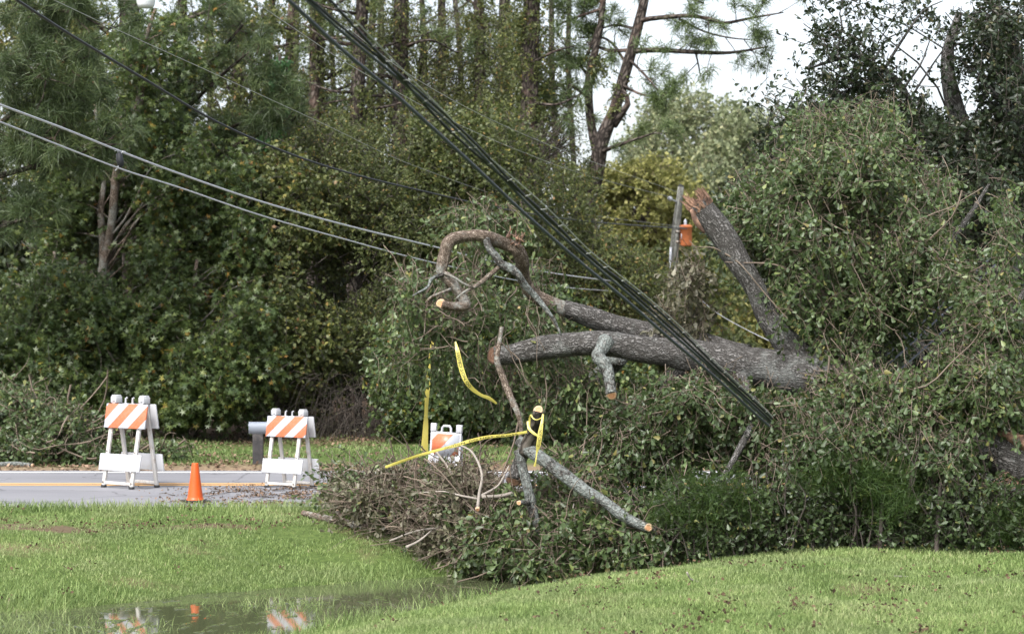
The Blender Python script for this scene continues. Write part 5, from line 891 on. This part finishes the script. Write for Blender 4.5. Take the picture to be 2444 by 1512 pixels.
cable('slack_cable', 'lowest short slack cable showing under the other two at right', [(2110, 915, 21), (2150, 880, 21.3), (2200, 836, 21.9), (2300, 745, 22.8)], .010, 'cable_grey', 40, 'slack cables at right')
sc_ = thing('splice_case', 'black drop splice case hanging from the upper pale line', 'splice case', P(286, 380, 22.9))
mb = MB(); c0 = P(286, 383, 22.9); mb.tubes(np.array([[c0 + [-.012, 0, .09], c0 + [-.008, 0, .075], c0 + [0, 0, 0], c0 + [.01, 0, -.06], c0 + [.012, 0, -.075]]]), np.array([[.012, .034, .04, .034, .012]]), 12); mb.build('case', M['cable_black'], sc_, smooth=True)
mb = MB(); mb.tubes(np.array([[c0 + [-.05, 0, .105], c0 + [-.03, -.02, .11], c0 + [-.012, 0, .08]], [c0 + [.06, 0, .095], c0 + [.04, -.02, .1], c0 + [.01, 0, .07]], [c0 + [-.01, -.02, -.06], c0 + [-.03, -.03, -.1], c0 + [-.05, 0, -.11]]]), .006, 6); mb.build('hanger', M['cable_silver'], sc_)
# utility pole
D = 50.0; up = thing('utility_pole', 'weathered grey wooden utility pole behind the snapped limb', 'utility pole', base_of(1600, D)); s = D / FP
M['pole_wood'] = bark_mat('pole_wood', (0.10, 0.10, 0.09), (0.235, 0.24, 0.22), (0.34, 0.345, 0.32), None, 0, 9, .4, .05)
mb = MB(); limb_mb([(1598, 975, D, 13.5), (1608, 620, D, 11.5), (1625, 446, D, 7.5)], .25, 14, .03, 50.0, mb); mb.build('pole', M['pole_wood'], up, smooth=True)
M['ceramic'] = plain_mat('ceramic', (0.42, 0.44, 0.48), .2, .1)
c0 = P(1625, 446, D); mb = MB(); mb.tubes(np.array([[c0 + [0, 0, -.03], c0 + [0, 0, .0], c0 + [0, 0, .02], c0 + [0, 0, .05], c0 + [0, 0, .06]]]), np.array([[.03, .075, .075, .04, .02]]), 12); mb.build('top_insulator', M['rubber'], up)
a = P(1616, 482, D); e = P(1599, 474, D - .4); mb = MB(); mb.tubes(np.array([[a, (a + e) / 2, e]]), .022, 8); ar = mb.build('insulator_arm', M['ceramic'], up)
mb = MB(); d = nrm(e - a); mb.tubes(np.array([[e - d * .05, e - d * .02, e, e + d * .04, e + d * .06]]), np.array([[.03, .06, .06, .05, .02]]), 12); mb.build('insulator', M['ceramic'], ar)
mb = MB(); limb_mb([(1597, 690, D - .13, 3), (1601, 590, D - .12, 3)], .3, 8, 0, 0, mb); mb.build('conduit', M['ceramic'], up)
tf = thing('transformer', 'rusty orange transformer can hanging on the utility pole', 'transformer', P(1637, 563, D - .05))
M['rust'] = plain_mat('rust', (0.50, 0.155, 0.055), .75, .25, 5, dirt=(0.20, 0.075, 0.04), dirt_sc=5, dirt_lo=.55)
c0 = P(1637, 563, D - .05); R = 14.5 * s; h = 24 * s
def lathe_at(mb, c, prof, m=28): 
    t = MB(); lathe(t, prof, m); mb.add(t.V[0] + c, quads=t.Q[0])
mb = MB(); lathe_at(mb, c0, [(R * .9, -h), (R * .98, -h + .02), (R, -h + .04), (R, h - .05), (R * 1.07, h - .045), (R * 1.07, h - .01), (R * .9, h + .02), (.001, h + .035)]); mb.build('can', M['rust'], tf, smooth=True)
mb = MB(); q = c0 + [-.02, -.05, h]; mb.tubes(np.array([[q, q + [0, 0, .04], q + [0, 0, .06], q + [0, 0, .10], q + [0, 0, .12], q + [0, 0, .16]]]), np.array([[.03, .045, .03, .045, .03, .015]]), 10); mb.build('bushing', M['ceramic'], tf)
for zz in (.10, -.14): mb = MB(); mb.box(c0 + np.array([-R - .05, 0, zz]), (.12, .12, .05)); mb.build('bracket', M['metal'], tf)
mb = MB(); q = c0 + [-.115, -R * .55, -.02]; mb.box(q, (.02, .06, .14)); mb.build('label_plate', M['ceramic'], tf)
# far broken pole at right
fp = thing('utility_pole', 'pale slanting pole stub glimpsed through the right hand leaves', 'utility pole', base_of(2072, 40)); mb = MB(); limb_mb([(2078, 1010, 40, 5), (2074, 880, 40, 5), (2066, 765, 40, 5)], .25, 10, .02, 51.0, mb); mb.build('pole', M['ceramic'], fp, smooth=True)
c0 = P(2080, 778, 39.9); mb = MB(); mb.box(c0, (.20, .05, .03)); mb.box(c0 + [.10, 0, -.04], (.07, .07, .14)); mb.box(c0 + [.02, 0, -.03], (.05, .06, .10)); mb.build('insulator_bracket', M['ceramic'], fp)
# street lamp head hanging into the top of the frame
D = 31.0; s = D / FP; lp = thing('street_lamp', 'grey cobra head street lamp at the top edge before the wood', 'street lamp', base_of(-260, D))
M['lamp_grey'] = plain_mat('lamp_grey', (0.30, 0.32, 0.34), .45, .1, 6, metal=.2)
lm_, nt, bb = mat_new('lamp_glass'); bb.inputs['Base Color'].default_value = (.62, .64, .66, 1); bb.inputs['Roughness'].default_value = .25; n = noise_tex(nt, objco(nt), 12, 3); bump(nt, bb, n, .3, .01)
mb = MB(); limb_mb([(-262, 1060, D, 9), (-258, 400, D, 8), (-255, -260, D, 6)], .3, 12, 0, 0, mb); mb.build('pole', M['pole_wood'], lp, smooth=True)
mb = MB(); limb_mb([(-255, -130, D, 3.5), (-100, -95, D - .2, 3.2), (100, -40, D - .4, 3.2), (230, -10, D - .5, 3.2), (270, -4, D - .5, 3.2)], .15, 10, 0, 0, mb); mb.build('arm', M['lamp_grey'], lp, smooth=True)
mb = MB(); limb_mb([(264, -4, D - .5, 4), (290, -5, D - .5, 6.5), (325, -7, D - .5, 9.5), (352, -8, D - .5, 10), (374, -7, D - .5, 6)], .03, 14, 0, 0, mb); mb.build('housing', M['lamp_grey'], lp, smooth=True)
c0 = P(348, -1, D - .5); mb = MB(); R = 22 * s; lathe_at(mb, c0, [(R, .015), (R, -.02), (R * .93, -.08), (R * .8, -.115), (R * .4, -.128), (.001, -.13)], 24); mb.build('lens', lm_, lp, smooth=True)
# tyre dark shape by the plastic barricade
# ------------------------------------------------------------------ caution tape
M['tape'] = None
m, nt, b = mat_new('tape'); c = mix(nt, noise_tex(nt, objco(nt), 25, 4), (0.66, 0.57, 0.10), (0.80, 0.73, 0.24)); nt.links.new(c, b.inputs['Base Color']); b.inputs['Roughness'].default_value = .35
tr = N(nt, 'ShaderNodeBsdfTranslucent'); nt.links.new(c, tr.inputs['Color']); mx = N(nt, 'ShaderNodeMixShader'); mx.inputs[0].default_value = .3
nt.links.new(b.outputs[0], mx.inputs[1]); nt.links.new(tr.outputs[0], mx.inputs[2]); nt.links.new(mx.outputs[0], nt.nodes['Material Output'].inputs['Surface']); M['tape'] = m
M['tape_ink'] = plain_mat('tape_ink', (0.02, 0.02, 0.018), .5, .1)
def font_mesh(txt):
    cu = bpy.data.curves.new('lettering', 'FONT'); cu.body = txt; cu.size = 1.0; cu.resolution_u = 2; o = bpy.data.objects.new('lettering_tmp', cu); COL.objects.link(o)
    bpy.context.view_layer.update(); dg = bpy.context.evaluated_depsgraph_get(); me = o.evaluated_get(dg).to_mesh(); me.calc_loop_triangles()
    v = np.array([w.co[:] for w in me.vertices]); t = np.array([l.vertices[:] for l in me.loop_triangles]); bpy.data.objects.remove(o); return v, t
FM = font_mesh('CAUTION  DO NOT CROSS'); FM2 = font_mesh('DO NOT CROSS')
def tape(label, pts, text=None, n=80, twist=0.0, flip=1, thick=.0012, up=None):
    """pts: (px, py, D, half width in picture units)"""
    w = np.array([[*P(a[0], a[1], a[2]), a[3] * .74 * a[2] / FP] for a in pts]); c = catmull(w, n); p = c[:, :3]; hw = np.maximum(c[:, 3], .003); T = nrm(np.gradient(p, axis=0))
    fwd = np.array([0.0, -1, 0]); W = nrm(np.cross(T, fwd)) * flip; Nn = nrm(np.cross(W, T)); Nn = np.where((Nn @ fwd)[:, None] < 0, -Nn, Nn)
    ph = twist * np.sin(np.linspace(0, 9, n))[:, None]; W2 = W * np.cos(ph) + Nn * np.sin(ph); N2 = Nn * np.cos(ph) - W * np.sin(ph)
    root = thing('caution_tape', label, 'caution tape', p[0], 'yellow caution tape strung on the fallen tree'); mb = MB(); k = 4; rows = np.linspace(-1, 1, k)
    for sg in (1, -1):
        v = p[:, None] + W2[:, None] * (hw[:, None] * rows[None])[..., None] + N2[:, None] * (thick * sg + .002 * np.cos(rows * 1.5))[None, :, None]
        i = np.arange(n - 1)[:, None] * k; j = np.arange(k - 1)[None]; q = np.stack([i + j, i + j + 1, i + k + j + 1, i + k + j], -1).reshape(-1, 4); mb.add(v, quads=q)
    mb.build('ribbon', M['tape'], root, smooth=True)
    if text:
        fm, s0, s1 = text; v, t = fm; s = np.concatenate([[0], np.cumsum(np.linalg.norm(np.diff(p, axis=0), axis=1))]); x = s0 + (s1 - s0) * (v[:, 0] - v[:, 0].min()) / np.ptp(v[:, 0]); x = x * s[-1]
        yy = (v[:, 1] - .35) / .72 * 1.25
        f = lambda A: np.stack([np.interp(x, s, A[:, q]) for q in range(3)], 1)
        vv = f(p) + f(W2) * (np.interp(x, s, hw) * yy)[:, None] + f(N2) * .005
        tb = MB(); tb.add(vv, tris=t); tb.build('lettering', M['tape_ink'], root)
    return root
tape('pale yellow tape dropping straight down to the plastic barricade', [(1040, 788, 23.3, 2.5), (1033, 815, 23.35, 4), (1028, 840, 23.4, 6), (1026, 868, 23.45, 3.5), (1023, 892, 23.5, 5.5), (1022, 905, 23.55, 8), (1019, 945, 23.6, 7), (1017, 985, 23.7, 5.5), (1016, 1015, 23.8, 8.5), (1013, 1075, 23.95, 12)], twist=.3, flip=-1)
# reads upward: start at the low end so that letters climb the hanging curve
tape('yellow do not cross tape curving down from the hook limb', [(1185, 962, 19.9, 3), (1168, 950, 19.85, 5.5), (1148, 942, 19.8, 5), (1128, 928, 19.75, 6.5), (1112, 908, 19.7, 7.5), (1103, 885, 19.7, 8), (1097, 862, 19.7, 8), (1092, 838, 19.7, 6.5), (1087, 815, 19.75, 2.5)], text=(FM2, .42, .86), flip=-1)
tape('yellow caution tape stretched level from the stub across the brush', [(920, 1114, 19.9, 4), (950, 1103, 19.8, 4.5), (1000, 1086, 19.6, 4.5), (1050, 1072, 19.4, 4), (1085, 1063, 19.2, 5), (1120, 1052, 19.1, 5.2), (1165, 1042, 19.0, 5.2), (1210, 1038, 18.95, 4.8), (1258, 1030, 18.95, 4.2)], text=(FM, .48, .95), twist=.32, flip=-1)
r_ = MB()
tape('yellow tape tail hanging below the taped stub', [(1296, 988, 18.75, 3), (1293, 1010, 18.7, 4.5), (1289, 1035, 18.68, 7.5), (1285, 1062, 18.68, 7), (1281, 1080, 18.7, 2.5), (1279, 1098, 18.7, 2), (1276, 1112, 18.72, 4)], twist=.2, text=(FM2, .2, .62), flip=-1)
tape('yellow tape wound around the sawn stub', [(1264, 1020, 18.85, 2.4), (1264, 1000, 18.84, 3), (1267, 990, 18.8, 2.4), (1273, 998, 18.77, 1.8), (1282, 1001, 18.76, 1.7), (1295, 995, 18.8, 1.6)], flip=1)
tape('crossing yellow tape band low on the sawn stub', [(1260, 1005, 18.84, 4), (1263, 1022, 18.8, 4.5), (1274, 1033, 18.77, 4), (1288, 1042, 18.76, 3)], flip=1)
